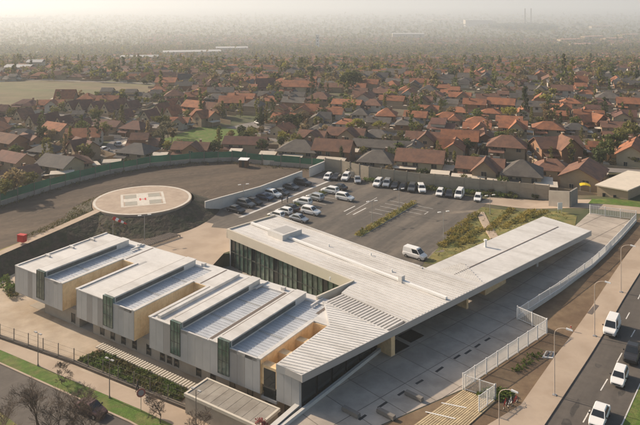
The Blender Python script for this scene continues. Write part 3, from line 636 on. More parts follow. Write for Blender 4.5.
# ------------------------------------------------------------------ plant roof in front, slats over the light trench, low walls
pr = thing('plant_room', 'low flat concrete plant room roof with pale edge below the facade', 'building', W(44.4, -5.2, -2.5))
PO = W(44.4, -5.2, -2.5)
one('wall', lambda b: b.box(44.5, 56.0, -5.1, -1.2, -2.5, -.25, m_conc, W), pr, PO)
m_slab = mat('roof_slab_streaked', (0.30, 0.275, 0.24), 0.9, 0.12, 0.5, objrand=0.08, col2=(0.24, 0.215, 0.185), mscale=0.4)
for k in range(9): one('roof_slab', lambda b: b.box(44.7 + k * 1.25, 44.7 + (k + 1) * 1.25 - .05, -4.95, -1.3, -.25, -.03, m_slab, W), pr, PO)
one('edge_coping', lambda b: (b.box(44.4, 56.25, -5.25, -4.96, -.3, .06, m_fasciac, W), b.box(44.4, 56.25, -1.29, -1.05, -.3, .06, m_fasciac, W), b.box(44.4, 44.68, -4.95, -1.3, -.3, .058, m_fasciac, W), b.box(55.97, 56.25, -4.95, -1.3, -.3, .058, m_fasciac, W)), pr, PO)
st = thing('trench_slats', 'row of pale concrete slats along the foot of the facade', 'slats', W(22.8, -1.3, -2.5))
sm = MB(); sm.box(0, .27, 0, 1.35, 0, .22, m_fasciac, ); smm = sm.mesh('slat'); SO = W(22.8, -1.3, -2.5)
for k in range(42): new_obj('slat', smm, st, W(22.8 + k * .5, -1.6, -2.2) - SO, ang_r)
one('edge_beam', lambda b: b.box(22.7, 43.9, -.34, -.2, -2.5, -2.3, m_conc, W), st, SO)
lw = thing('retaining_wall', 'low concrete edge wall between the plaza and the sunken front yard', 'wall', W(58.2, -14, -2.5))
one('wall', lambda b: b.box(57.75, 58.25, -16, .0, -2.5, .5, m_conc, W), lw, W(58.2, -14, -2.5))
one('coping', lambda b: b.box(57.65, 58.32, -16, .0, .5, .58, m_concw, W), lw, W(58.2, -14, -2.5))

# ------------------------------------------------------------------ fences and walls
def line_pts(pts, step):
    out = []
    for a, b_ in zip(pts[:-1], pts[1:]):
        n = max(1, round((b_ - a).length / step)); out += [a.lerp(b_, k / n) for k in range(n)]
    return out + [pts[-1]]
def seg_fence(name, label, cat, pts, step, maker, group=None):
    P = line_pts(pts, step); t = thing(name, label, cat, P[0], 0, group)
    for k, (a, b_) in enumerate(zip(P[:-1], P[1:])): maker(t, P[0], a, b_, k)
    maker(t, P[0], P[-1], None, len(P) - 1); return t
def slab_between(a, b_, th, z0, z1, m, name, parent, org, gap=.02):
    t = (b_ - a); t.z = 0; t.normalize(); q = Vector((-t.y, t.x, 0)) * th / 2; a2, b2 = a + t * gap, b_ - t * gap
    B = MB(); up = lambda p, z: (p.x, p.y, p.z + z)
    B.hexa([up(a2 - q, z0), up(b2 - q, z0), up(b2 + q, z0), up(a2 + q, z0)], [up(a2 - q, z1), up(b2 - q, z1), up(b2 + q, z1), up(a2 + q, z1)], m); return B.build(name, parent, org)
def post(p, w_, z1, m, name, parent, org):
    B = MB(); B.box(p.x - w_, p.x + w_, p.y - w_, p.y + w_, p.z - .1, p.z + z1, m); return B.build(name, parent, org)
def green_maker(t, o, a, b_, k):
    post(a, .10, 3.15, m_pole, 'post', t, o)
    if b_ is None: return
    slab_between(a, b_, .16, -.2, 1.15, m_bulk, 'concrete_panel', t, o, .12); slab_between(a, b_, .03, 1.17, 2.95 + .15 * math.sin(k * 2.3), m_greenf, 'green_net_panel', t, o, .1)
GF = [at(x, y) for x, y in ((-45, 218), (0, 206), (50, 190), (80, 181.5), (110, 174), (150, 167), (190, 163), (232, 161), (262, 164.5), (300, 167.5), (324, 170))]
seg_fence('green_fence', 'long fence of green netting above concrete panels at the edge of the bare field', 'fence', GF, 4.7, green_maker)
def white_maker(t, o, a, b_, k):
    if b_ is not None: slab_between(a, b_, .3, -.1, 2.5, m_concw, 'wall_panel', t, o, .012); slab_between(a, b_, .4, 2.5, 2.6, m_concw, 'coping', t, o, 0)
seg_fence('white_wall', 'long smooth pale wall between the field and the parked cars', 'wall', [at(205, 213), at(222, 208), at(260, 197), at(302, 180.5)], 5.0, white_maker)
seg_fence('white_wall', 'short pale wall at the far corner of the car park', 'wall', [at(309.5, 177), at(324.5, 170.5)], 4.5, white_maker)
def cwall_maker(t, o, a, b_, k):
    post(a, .13, 3.75, m_cwall, 'pier', t, o)
    if b_ is not None:
        for z0, z1 in ((-.1, 1.15), (1.17, 2.32), (2.34, 3.5)): slab_between(a, b_, .14, z0, z1, m_cwall, 'concrete_panel', t, o, .14)
seg_fence('concrete_wall', 'tall weathered concrete panel wall behind the parked cars', 'wall', [at(325.3, 170.6), at(341, 173), at(369, 180), at(420, 187), at(480, 193)] + [atg(520, 197), atg(549, 200)], 3.4, cwall_maker)
# white steel fences along the plaza: panels of bars
def steel_maker(h):
    def f(t, o, a, b_, k):
        post(a, .06, h + .1, m_white, 'post', t, o)
        if b_ is None: return
        d = (b_ - a); L = Vector((d.x, d.y, 0)).length; n = int(L / .16); B = MB()
        for i in range(1, n):
            p = a.lerp(b_, i / n); B.box(p.x - .022, p.x + .022, p.y - .022, p.y + .022, p.z + .15, p.z + h, m_white)
        B.build('picket_panel', t, o)
        for z in (.15, h - .05): slab_between(a, b_, .06, z, z + .07, m_white, 'rail', t, o, .06)
    return f
fz = lambda *p: [atg(x, y, .02) for x, y in p]
seg_fence('steel_fence', 'white picket fence running diagonally between the plaza and the soil strip', 'fence', fz((463, 389.5), (546.5, 333.5)), 2.6, steel_maker(2.0))
seg_fence('steel_fence', 'short white picket fence crossing from the plaza corner to the long pale wall', 'fence', fz((547, 332.5), (532, 326), (517.5, 319.5)), 2.2, steel_maker(2.0))
seg_fence('steel_gate', 'white picket gate standing across the end of the striped boarding', 'gate', fz((465, 390.5), (495, 400)), 2.4, steel_maker(1.9))
seg_fence('steel_fence', 'short white picket fence beside the pavement at the striped boarding', 'fence', fz((495.5, 400), (479, 412)), 2.2, steel_maker(1.9))
seg_fence('steel_fence', 'white picket fence across the sunlit far end of the plaza', 'fence', fz((590, 214), (636, 220)), 2.6, steel_maker(1.9))
def lowwall_maker(t, o, a, b_, k):
    if b_ is None: return
    slab_between(a, b_, .3, -.3, .45, m_concw, 'wall_panel', t, o, .01); up_ = Vector((0, 0, .35)); steel_maker(1.25)(t, o, a + up_, b_ + up_, k)
seg_fence('plaza_railing', 'pale picket railing on a low wall curving along the outer edge of the shaded plaza', 'railing', fz((517, 319.5), (560, 291.5), (592, 267.5), (606, 254.5), (622, 237.5), (636, 221.5)), 3.0, lowwall_maker)
# front boundary fence on a dark kerb
m_kerbd = mat('dark_kerb_stone', (0.13, 0.11, 0.09), 0.95, 0.25, 1.5, objrand=0.15)
def front_maker(t, o, a, b_, k):
    post(a, .05, 2.1, m_pole, 'post', t, o)
    if b_ is None: return
    slab_between(a, b_, .55, -.05, .32, m_kerbd, 'kerb_block', t, o, .02)
    B = MB(); q0, q1 = a, b_
    for z in (.7, 1.3, 1.95): B.tube(q0 + Vector((0, 0, z)), q1 + Vector((0, 0, z)), .012, .012, m_pole, 4)
    B.build('wire', t, o)
seg_fence('front_fence', 'thin wire fence with dark posts along the front pavement', 'fence', [at(x, y, ZL) for x, y in ((-40, 322), (0, 337.5), (74, 363), (150, 394), (268, 441))], 2.9, front_maker)
# steps up the planted slope
so_ = thing('garden_steps', 'pale stepped path climbing the planted slope to the canopy', 'steps', atg(480, 213))
SP0, SP1 = atg(480, 212.5), atg(495, 239); tdir = (SP1 - SP0).normalized(); tq = Vector((-tdir.y, tdir.x, 0)).normalized()
nst = 22
for k in range(nst):
    a = SP0.lerp(SP1, k / nst); c = SP0.lerp(SP1, (k + 1) / nst); z = gz(c.x, c.y) + .14
    b = MB(); pl = [a - tq * .9, c - tq * .9, c + tq * .9, a + tq * .9]; b.prism([p[:2] for p in pl], z - .4, z, m_side); b.build('step', so_, atg(480, 213))
# slatted shade over the patio corner
pgo = thing('slatted_cover', 'low dark slatted cover beside the patio behind the first wing', 'cover', at(150, 243))
PG = [at(139, 242, .5), at(146, 246, .5), at(180, 234.5, .5), at(170, 232.5, .5)]
for k in range(18):
    t0, t1 = (k + .1) / 18, (k + .62) / 18
    q = [PG[0].lerp(PG[3], t0), PG[1].lerp(PG[2], t0), PG[1].lerp(PG[2], t1), PG[0].lerp(PG[3], t1)]
    b = MB(); b.hexa([(p.x, p.y, .46) for p in q], [(p.x, p.y, .56) for p in q], m_slot); b.build('slat', pgo, at(150, 243))
for p in PG: post(Vector((p.x, p.y, 0)), .08, .45, m_pole, 'post', pgo, at(150, 243))
for (p, q) in ((PG[0], PG[3]), (PG[1], PG[2])): slab_between(Vector((p.x, p.y, 0)), Vector((q.x, q.y, 0)), .12, .30, .455, m_pole, 'beam', pgo, at(150, 243))

# ------------------------------------------------------------------ worn paths in the car park and on the field
m_worn = mat('worn_dust', (0.23, 0.19, 0.15), 0.95, 0.2, 0.8, col2=(0.13, 0.112, 0.095), mscale=0.5, mix=(0.4, 0.7))
drape(pp((388, 246), (420, 223), (434, 216), (452, 211.5), (478, 209.5), (480, 211.5), (455, 213.6), (438, 218.5), (424, 226), (392, 249)), 0.008, 'worn_path', m_worn, cuts=False)
drape(pp((425, 262), (432, 253), (450, 240), (456, 241), (446, 252), (434, 266)), 0.0085, 'worn_path', m_worn, cuts=False)
m_patch = mat('asphalt_patch', (0.055, 0.050, 0.046), 0.85, 0.25, 1.2, col2=(0.085, 0.076, 0.068), mscale=0.9)
def blob(c, rx, ry, ang, seed):
    g = random.Random(seed); return [(c.x + rx * math.cos(a) * (r := .75 + .4 * g.random()) * math.cos(ang) - ry * math.sin(a) * r * math.sin(ang), c.y + rx * math.cos(a) * r * math.sin(ang) + ry * math.sin(a) * r * math.cos(ang)) for a in [2 * math.pi * k / 14 for k in range(14)]]
for k, (x, y, rx, ry) in enumerate(((320, 216, 1.6, .7), (338, 224, 1.1, .6), (372, 230, 1.4, .5), (398, 222, 1.0, .6), (362, 247, 2.0, .6), (405, 240, 1.3, .7), (392, 199, 2.2, .6), (440, 203, 1.6, .5), (350, 190, 1.2, .5), (425, 232, .8, .5), (384, 254, 1.5, .5), (300, 228, 1.1, .5))):
    drape(blob(at(x, y), rx, ry, R_(56), k), 0.0062 + .0001 * k, 'oil_stain', m_patch, cuts=False)
for k, (x, y, rx, ry) in enumerate(((575, 408, 2.2, .35), (600, 362, 1.8, .5), (622, 392, 1.2, .4), (618, 340, 2.4, .3), (566, 424, 1.2, .6))):
    drape(blob(atg(x, y), rx, ry, R_(56), 40 + k), 0.0062 + .0001 * k, 'road_patch', m_patch)
dash(563, 397, 600, 407, 'road_seam', .10, .0075, m_patch); dash(598, 343, 628, 349, 'road_seam', .10, .0075, m_patch)
m_track = mat('tyre_track_soil', (0.115, 0.088, 0.066), 0.95, 0.25, 1.0, col2=(0.075, 0.056, 0.042), mscale=0.7)
for k, pts in enumerate((((10, 221), (40, 210), (80, 198), (120, 186), (170, 176), (230, 170)), ((30, 226), (70, 214), (95, 200), (140, 180), (200, 172)), ((200, 200), (215, 188), (250, 178), (290, 173)), ((196, 186), (230, 181), (270, 176), (300, 172)))):
    for off in (-.85, .85):
        P = [at(x, y) for x, y in pts]; L_, R2 = [], []
        for i, p in enumerate(P):
            t_ = (P[min(i + 1, len(P) - 1)] - P[max(i - 1, 0)]).normalized(); n_ = Vector((-t_.y, t_.x, 0)); L_.append((p + n_ * (off - .22))[:2]); R2.append((p + n_ * (off + .22))[:2])
        drape(L_ + R2[::-1], .006 + .0008 * k, 'tyre_track', m_track, cuts=False)
# ------------------------------------------------------------------ lot markings
def lot_line(p, q, wid=.11): 
    t = (q - p).normalized(); n = Vector((-t.y, t.x, 0)) * wid / 2; return drape([(p - n)[:2], (q - n)[:2], (q + n)[:2], (p + n)[:2]], 0.010, 'bay_marking', m_line, cuts=False)
Rv = Vector((AY, -AX, 0)); Av = Vector((AX, AY, 0))
I2a, I2b = at(357, 236.5), at(414, 203)
for k in range(11):
    for s in (1, -1):
        p = I2a + Av * (k * 2.5) + Rv * s * 1.0; lot_line(p, p + Rv * s * 4.6)
I1a, I1b = at(268, 218), at(331, 190.5)
for k in range(12):
    p = I1a + Av * (k * 2.5) + Rv * 1.0; lot_line(p, p + Rv * 4.6)
for (a, b_) in (((329, 224.5), (377, 197.5)), ((395, 246), (440, 215)), ((388, 238), (428, 212))): lot_line(at(*a), at(*b_), .14)
for (a, b_) in (((344, 211.5), (355, 206)), ((353, 214.7), (366, 208)), ((415, 225.3), (425, 219)), ((423.5, 226), (437, 217)), ((431.5, 225), (436, 222))): lot_line(at(*a), at(*b_), .3)
for nm, (p, q), wd in (('kerbed_island', (I2a, I2b), .9), ('kerbed_island', (I1a, I1b), .8)):
    t = (q - p).normalized(); n = Vector((-t.y, t.x, 0)) * wd; pl = [p - n, q - n, q + n, p + n]
    b = MB(); b.prism([v[:2] for v in pl], -.05, .14, m_concw, m_grassd); tag(b.build(nm), kind='structure')

# ------------------------------------------------------------------ vehicles
def loft(b, secs, m, cap=True):
    n = len(secs[0]); k = len(b.v); i = b.mi(m)
    for s in secs: b.v += [tuple(p) for p in s]
    for j in range(len(secs) - 1):
        for q in range(n): b.f.append((k+j*n+q, k+j*n+(q+1) % n, k+(j+1)*n+(q+1) % n, k+(j+1)*n+q)); b.m.append(i)
    if cap: b.f.append(tuple(range(k+n-1, k-1, -1))); b.f.append(tuple(range(k+(len(secs)-1)*n, k+len(secs)*n))); b.m += [i, i]
SPEC = {   # length, half width, belt z, roof z, hood front z, cabin (rear bottom, rear top, front top, front bottom) x
    'sedan': (4.5, .88, .92, 1.45, .72, (-1.75, -1.05, .35, 1.15), .95), 'hatch': (4.0, .85, .95, 1.48, .74, (-1.95, -1.62, .3, 1.1), .95),
    'suv': (4.6, .93, 1.08, 1.72, .92, (-2.22, -1.95, .35, 1.05), 1.08), 'pickup': (5.2, .93, 1.1, 1.78, .98, (-.75, -.55, .55, 1.25), 1.1),
    'van': (4.6, .92, 1.10, 1.95, .95, (-2.24, -2.12, .75, 1.55), 1.1)}
def car_proto(kind):
    L, hw, belt, roof, hood, (c0, c1, c2, c3), tail = SPEC[kind]; h = L / 2
    root = new_obj('car', None)
    def sec(x, zt, w_, zb=.28): return [(x, -w_ * .92, zb), (x, -w_, zb + .22), (x, -w_, zt - .16), (x, -w_ * .90, zt), (x, w_ * .90, zt), (x, w_, zt - .16), (x, w_, zb + .22), (x, w_ * .92, zb)]
    b = MB(); P = m_white
    loft(b, [sec(-h, tail - .18, hw * .86, .40), sec(-h + .12, tail - .02, hw * .96), sec(-h + .6, tail, hw), sec(c3 - .1, belt, hw), sec(h - .55, hood + .06, hw * .97), sec(h - .12, hood - .08, hw * .90), sec(h, hood - .22, hw * .78, .40)], P)
    wt = hw * .74
    lo = [(c0, -hw * .91, belt - .02), (c3, -hw * .91, belt - .02), (c3, hw * .91, belt - .02), (c0, hw * .91, belt - .02)]; hi = [(c1, -wt, roof), (c2, -wt, roof), (c2, wt, roof), (c1, wt, roof)]
    mid = [tuple(Vector(a).lerp(Vector(c), .9)) for a, c in zip(lo, hi)]; cap = [(p[0] * .93 + (c1 + c2) / 2 * .07, p[1] * .90, roof + .03) for p in hi]
    loft(b, [lo, mid, cap], P)
    if kind == 'pickup': b.box(-h + .15, c0 - .1, -hw * .82, hw * .82, tail + .001, tail + .02, m_blk)
    new_obj('body', b.mesh('body', smooth=False), root)
    def gl(name, q, inset, off):
        q = [Vector(p) for p in q]; c = sum(q, Vector()) / 4; nrm = (q[1] - q[0]).cross(q[2] - q[0]).normalized(); q = [c + (p - c) * inset for p in q]
        bb = MB(); bb.hexa([p - nrm * .03 for p in q], [p + nrm * off for p in q], m_cglass); return new_obj(name, bb.mesh(name), root)
    gl('windscreen', [lo[1], lo[2], mid[2], mid[1]], .88, .015); gl('rear_window', [lo[3], lo[0], mid[0], mid[3]], .82, .015)
    for nm, (A_, B_, C_, D_) in (('side_window', (lo[0], lo[1], mid[1], mid[0])), ('side_window', (lo[2], lo[3], mid[3], mid[2]))):
        if kind == 'van': A_, D_ = (Vector(A_).lerp(Vector(B_), .55), Vector(D_).lerp(Vector(C_), .55)) if nm and A_ == lo[0] else (A_, D_)
        if kind == 'van' and A_ == lo[2]: B_, C_ = Vector(A_).lerp(Vector(B_), .45), Vector(D_).lerp(Vector(C_), .45)
        gl(nm, [A_, B_, C_, D_], .84, .012)
    tb = MB(); tb.tube((0, -.11, 0), (0, .11, 0), .32, .32, m_tyre, 14); tm = tb.mesh('tyre'); rb_ = MB(); rb_.tube((0, -.115, 0), (0, .115, 0), .20, .20, m_rim, 10); rm = rb_.mesh('rim')
    for x in (-h + .85, h - .85):
        for s in (-1, 1):
            wo_ = new_obj('wheel', None, root, (x, s * (hw - .10), .32)); new_obj('tyre', tm, wo_); new_obj('rim', rm, wo_)
    for s in (-1, 1):
        a = MB(); a.box(h - .16, h - .045, s * hw * .62 - .16, s * hw * .62 + .16, hood - .30, hood - .17, m_hl); new_obj('headlight', a.mesh('headlight'), root)
        a = MB(); a.box(-h - .01, -h + .07, s * hw * .70 - .12, s * hw * .70 + .12, tail - .38, tail - .20, m_tl); new_obj('tail_light', a.mesh('tail_light'), root)
        a = MB(); a.box(c3 - .32, c3 - .18, s * (hw + .08) - .08, s * (hw + .08) + .08, belt + .02, belt + .16, m_blk); new_obj('mirror', a.mesh('mirror'), root)
    a = MB(); a.box(h - .03, h + .012, -hw * .5, hw * .5, .42, .56, m_blk); new_obj('grille', a.mesh('grille'), root)
    return root
PROTO = {k: car_proto(k) for k in SPEC}
NM = {'sedan': 'parked_car', 'hatch': 'parked_car', 'suv': 'parked_car', 'pickup': 'pickup_truck', 'van': 'van'}
def place_car(kind, paint, p, head, label, group, name=None, cat='car'):
    c = copy_tree(PROTO[kind]); c.name = name or NM[kind]; c.location = (p.x, p.y, gz(p.x, p.y) + .012 if p.z > -1 else p.z + .02); c.rotation_euler = (0, 0, head)
    tag(c, label, cat, group)
    for ch in c.children:
        if ch.name.startswith('body'): ch.material_slots[0].link = 'OBJECT'; ch.material_slots[0].material = PAINT[paint]
    return c
HR = math.atan2(-AX, AY)            # heading along the bays
grp = 'cars in the car park'
for k, (x, y, kd, pt) in enumerate(((236, 212, 'sedan', 'black'), (246, 206.5, 'suv', 'grey'), (254.5, 204, 'hatch', 'black'), (265, 199.5, 'sedan', 'blue'), (273, 196.5, 'suv', 'white'), (282, 194.5, 'hatch', 'grey'), (291, 189, 'sedan', 'grey'), (303, 185, 'suv', 'black'))):
    place_car(kd, pt, at(x, y), HR + .10 * math.sin(k * 3.1), '%s %s parked against the pale wall, %s from the left' % (pt, {'suv': 'off-roader', 'hatch': 'hatchback'}.get(kd, kd), ordw(k + 1)), grp)
for k, (x, y, kd, pt) in enumerate(((276, 217.5, 'hatch', 'white'), (284, 213.5, 'hatch', 'white'), (290.5, 210.5, 'sedan', 'black'), (302.5, 204.5, 'suv', 'white'), (315, 199.8, 'suv', 'silver'), (330, 193, 'suv', 'white'), (339, 189.5, 'sedan', 'black'))):
    place_car(kd, pt, at(x, y), HR + math.pi + .06 * math.sin(k * 2.7), '%s %s on the near side of the shrub island, %s from the building' % (pt, {'suv': 'off-roader', 'hatch': 'hatchback'}.get(kd, kd), ordw(k + 1)), grp)
for k, (x, y, kd, pt, d) in enumerate(((299, 221, 'sedan', 'silver', 'silver sedan parked closest to the long roof of the health centre'), (311, 214, 'suv', 'white', 'white off-roader parked across the shrub island next to a silver sedan'), (345, 200, 'suv', 'white', 'white off-roader alone at the far end of the shrub island'))):
    place_car(kd, pt, at(x, y), HR, d, grp)
hw_ = math.atan2(-.945, -.33)
for k, (x, y, kd, pt) in enumerate(((328, 179, 'hatch', 'white'), (336.5, 179, 'sedan', 'black'), (346, 179.5, 'suv', 'white'), (357.5, 182, 'sedan', 'silver'), (378, 185.5, 'suv', 'white'), (387, 186, 'suv', 'silver'), (395.5, 187.5, 'sedan', 'black'), (403, 189.3, 'hatch', 'black'), (412, 190.5, 'suv', 'grey'), (421.5, 191.3, 'suv', 'white'), (440, 195, 'hatch', 'white'), (449.5, 196, 'sedan', 'black'), (459.5, 197, 'van', 'white'), (478, 200.2, 'hatch', 'white'))):
    place_car(kd, pt, at(x, y), hw_ + .06 * math.sin(k * 4.1) + (.35 if k in (3, 9) else 0), '%s %s in the far row by the concrete wall, %s from the left' % (pt, {'suv': 'off-roader', 'hatch': 'hatchback'}.get(kd, kd), ordw(k + 1)), grp)
place_car('van', 'white', at(415, 258), R_(-40), 'white delivery van standing alone behind the long roof', grp, 'delivery_van', 'van')
hr_ = R_(56.5 + 180)
grp2 = 'traffic on the right-hand road'
for (x, y, kd, pt, d, c_) in ((612, 331, 'van', 'white', 'white van driving in the left lane of the road', 'van'), (633, 357, 'pickup', 'black', 'black pickup truck driving on the road between two white cars', 'truck'), (619.5, 381, 'hatch', 'white', 'white hatchback driving on the road behind the black pickup', 'car'), (599.5, 420, 'sedan', 'white', 'white car driving at the bottom edge of the road', 'car')):
    place_car(kd, pt, atg(x, y), hr_, d, grp2, {'van': 'van', 'truck': 'pickup_truck', 'car': 'moving_car'}[c_], c_)
place_car('sedan', 'maroon', at(91, 413, ZL), R_(-30), 'dusty dark maroon car on the front street behind bare branches', None, 'parked_car')

# ------------------------------------------------------------------ lamps, signs, small things
def front_lamp(x, y, h, label):
    p = at(x, y, ZL); t = thing('street_lamp', label, 'lamp', p, R_(-34), 'thin lamps on the front pavement')
    one('pole', lambda b: b.tube((0, 0, 0), (0, 0, h), .07, .045, m_pole, 8), t); one('base', lambda b: b.tube((0, 0, 0), (0, 0, .25), .14, .12, m_pole, 8), t)
    one('arm', lambda b: b.tube((-.55, 0, h), (.55, 0, h), .035, .035, m_pole, 6), t)
    for s in (-1, 1): one('lamp_head', lambda b: b.box(s * .55 - .25, s * .55 + .25, -.12, .12, h - .02, h + .09, m_fascia), t)
front_lamp(38, 366, 4.6, 'thin double headed lamp on the grass near the left edge'); front_lamp(109.5, 398, 5.0, 'thin double headed lamp on the grass beside the planting bed'); front_lamp(196, 428, 4.6, 'thin double headed lamp in front of the plant room')
def road_lamp(x, y, h, label):
    p = atg(x, y, .13); t = thing('street_lamp', label, 'lamp', p, R_(-33), 'curved lamps along the road')
    one('pole', lambda b: b.tube((0, 0, 0), (0, 0, h), .075, .045, m_polew, 8), t); one('base', lambda b: b.box(-.22, .22, -.22, .22, 0, .08, m_steel), t)
    arc = [(0, 0, h)] + [(1.5 * (1 - math.cos(a)), 0, h + 1.0 * math.sin(a)) for a in [R_(q) for q in (15, 30, 45, 60, 75, 90)]]
    one('arm', lambda b: b.path(arc, .04, m_polew, 6), t); one('lamp_head', lambda b: b.hexa([(1.4, -.15, h + .92), (2.2, -.12, h + .90), (2.2, .12, h + .90), (1.4, .15, h + .92)], [(1.4, -.12, h + 1.08), (2.15, -.08, h + 1.0), (2.15, .08, h + 1.0), (1.4, .12, h + 1.08)], m_white), t)
road_lamp(621, 292, 6.9, 'curved pale road lamp farthest along the right-hand pavement'); road_lamp(594.6, 336, 7.2, 'curved pale road lamp on the pavement above the dark tree pit'); road_lamp(554.5, 395, 7.6, 'curved pale road lamp on the pavement beside the soil strip'); road_lamp(499, 432, 4.2, 'curved pale lamp at the bottom near the bicycles')
def lot_lamp(x, y, h, label):
    t = thing('car_park_lamp', label, 'lamp', at(x, y), R_(20), 'twin lamps round the car park')
    one('pole', lambda b: b.tube((0, 0, 0), (0, 0, h), .08, .05, m_steel, 8), t); one('arm', lambda b: b.tube((-.8, 0, h), (.8, 0, h), .03, .03, m_steel, 6), t)
    for s in (-1, 1): one('lamp_head', lambda b: b.box(s * .95 - .35, s * .95 + .35, -.14, .14, h - .02, h + .1, m_white), t)
lot_lamp(243.5, 204, 4.6, 'twin headed lamp by the pale wall among dark cars'); lot_lamp(399, 213, 5.4, 'twin headed lamp on the long shrub island'); lot_lamp(443.5, 243, 6.2, 'twin headed lamp at the edge of the planted slope'); lot_lamp(144.5, 240, 5.0, 'twin headed lamp in front of the landing pad'); lot_lamp(372, 222, 4.5, 'twin headed lamp halfway between the bays left of the long island'); lot_lamp(490, 214, 4.2, 'twin headed lamp above the garden steps')
# red cabinet by the ramp
t = thing('fire_cabinet', 'red box cabinet on a thin post beside the ramp path', 'cabinet', at(22, 246.5), R_(-20))
one('post', lambda b: b.tube((0, 0, 0), (0, 0, 1.2), .06, .06, m_steel, 8), t); cb = one('box', lambda b: b.box(-.8, .8, -.45, .45, 1.0, 2.3, m_red), t); one('lid', lambda b: b.box(-.86, .86, -.5, .5, 2.3, 2.38, m_red), cb); one('door', lambda b: b.box(-.7, .7, -.475, -.452, 1.1, 2.2, m_red), cb)
# windsock
t = thing('windsock', 'red and white windsock on a pole behind the first wing', 'windsock', at(113, 243))
one('pole', lambda b: b.tube((0, 0, 0), (0, 0, 5.2), .06, .04, m_steel, 8), t)
for k in range(5):
    x0, x1 = .1 + k * .55, .1 + (k + 1) * .55; r0, r1 = .38 - k * .05, .38 - (k + 1) * .05
    one('band', lambda b: b.tube((x0, -x0 * .2, 5.0 - x0 * .35), (x1, -x1 * .2, 5.0 - x1 * .35), r0, r1, m_red if k % 2 == 0 else m_white, 10), t)
# right-hand bits: manhole, tree pit, bicycles, sign, gatehouse wall
tp = [atg(*p) for p in ((587, 314), (592, 315.5), (599, 306.5), (595, 305.2))]
b = MB(); b.prism([p[:2] for p in tp], [p.z + .10 for p in tp], [p.z + .15 for p in tp], m_slot); tag(b.build('tree_pit'), 'dark rectangular tree pit cut in the right-hand pavement', 'tree pit')
mh = [atg(*p) for p in ((542, 358), (546, 351.5), (555, 352.5), (553, 359))]; mo_ = thing('utility_cover', 'pale square utility cover with two hatches on the soil strip', 'cover', mh[0])
b = MB(); b.prism([p[:2] for p in mh], [p.z + .0 for p in mh], [p.z + .12 for p in mh], m_concw); b.build('slab', mo_, mh[0])
for t0 in (.18, .58): one('hatch', lambda b: b.prism([mh[0].lerp(mh[3], t0).lerp(mh[1].lerp(mh[2], t0), .2)[:2], mh[0].lerp(mh[3], t0 + .26).lerp(mh[1].lerp(mh[2], t0 + .26), .2)[:2], mh[0].lerp(mh[3], t0 + .26).lerp(mh[1].lerp(mh[2], t0 + .26), .8)[:2], mh[0].lerp(mh[3], t0).lerp(mh[1].lerp(mh[2], t0), .8)[:2]], mh[0].z + .1, mh[0].z + .26, m_slot), mo_, mh[0])
def bicycle(p, rot, label, fm):
    t = thing('bicycle', label, 'bicycle', p, rot, 'bicycles')
    for x in (-.52, .52):
        wv = new_obj('wheel', None, t, (x, 0, .33)); 
        ty = [(.32 * math.cos(a), 0, .32 * math.sin(a)) for a in [2 * math.pi * k / 16 for k in range(17)]]
        one('tyre', lambda b: b.path(ty, .022, m_tyre, 5), wv); one('spokes', lambda b: [b.tube((0, 0, 0), (.3 * math.cos(a), 0, .3 * math.sin(a)), .005, .005, m_rim, 3) for a in [math.pi * k / 4 for k in range(8)]], wv)
    one('frame', lambda b: (b.path([(-.52, 0, .33), (-.15, 0, .78), (.38, 0, .80), (-.05, 0, .33), (-.15, 0, .78)], .022, fm), b.path([(-.52, 0, .33), (-.05, 0, .33)], .018, fm), b.path([(.52, 0, .33), (.38, 0, .80), (.36, 0, .95)], .02, fm)), t)
    one('saddle', lambda b: b.hexa([(-.3, -.07, .85), (-.05, -.03, .85), (-.05, .03, .85), (-.3, .07, .85)], [(-.3, -.09, .92), (-.05, -.02, .9), (-.05, .02, .9), (-.3, .09, .92)], m_blk), t)
    one('handlebar', lambda b: b.path([(.30, -.28, .98), (.37, 0, .95), (.30, .28, .98)], .016, m_blk), t)
for k, (x, y, fm, d) in enumerate(((505, 407, m_red, 'red bicycle nearest the white gate'), (510, 405.5, m_white, 'white bicycle between two red ones near the gate'), (515, 404, m_red, 'red bicycle closest to the sandy pavement'))): bicycle(atg(x, y), R_(60 - k * 8), d, fm)
bicycle(at(148, 405, ZL + .06), R_(-35), 'pale bicycle on the front pavement beside the round sign', m_white)
t = thing('round_sign', 'round dull red sign on a thin post by the front pavement', 'sign', at(141, 411, ZL), R_(20)); one('post', lambda b: b.tube((0, 0, 0), (0, 0, 2.3), .04, .04, m_steel, 6), t)
m_sign = mat('sign_dull_red', (0.32, 0.12, 0.11), 0.6, 0.1); one('plate', lambda b: b.tube((0, -.03, 2.3), (0, -.06, 2.3), .55, .55, m_sign, 20), t); one('inner_disc', lambda b: b.tube((0, -.061, 2.3), (0, -.066, 2.3), .36, .36, mat('sign_grey', (.32, .30, .32), .6, .1), 18), t)
t = thing('gate_wall', 'grey concrete enclosure wall beyond the planted slope', 'wall', atg(562, 205))
e0, e1, e2 = atg(549, 206), atg(570, 207.5), atg(577, 203)
slab_between(e0, e1, .35, -.1, 3.6, m_bulk, 'wall_panel', t, atg(562, 205)); slab_between(e1, e2, .35, -.1, 3.6, m_bulk, 'wall_panel', t, atg(562, 205))
t = thing('notice_board', 'white board on two posts beside the concrete enclosure', 'sign', atg(560, 213.5), R_(10)); one('board', lambda b: b.box(-.55, .55, -.04, .04, .9, 2.4, m_white), t)
for s in (-1, 1): one('post', lambda b: b.tube((s * .4, .05, 0), (s * .4, .05, 1.6), .04, .04, m_steel, 6), t)
t = thing('marker_post', 'short red topped marker standing on the right-hand pavement', 'marker', atg(571, 331, .13)); one('post', lambda b: b.tube((0, 0, 0), (0, 0, .8), .08, .07, m_polew, 8), t); one('red_band', lambda b: b.tube((0, 0, .5), (0, 0, .75), .085, .083, m_red, 8), t)
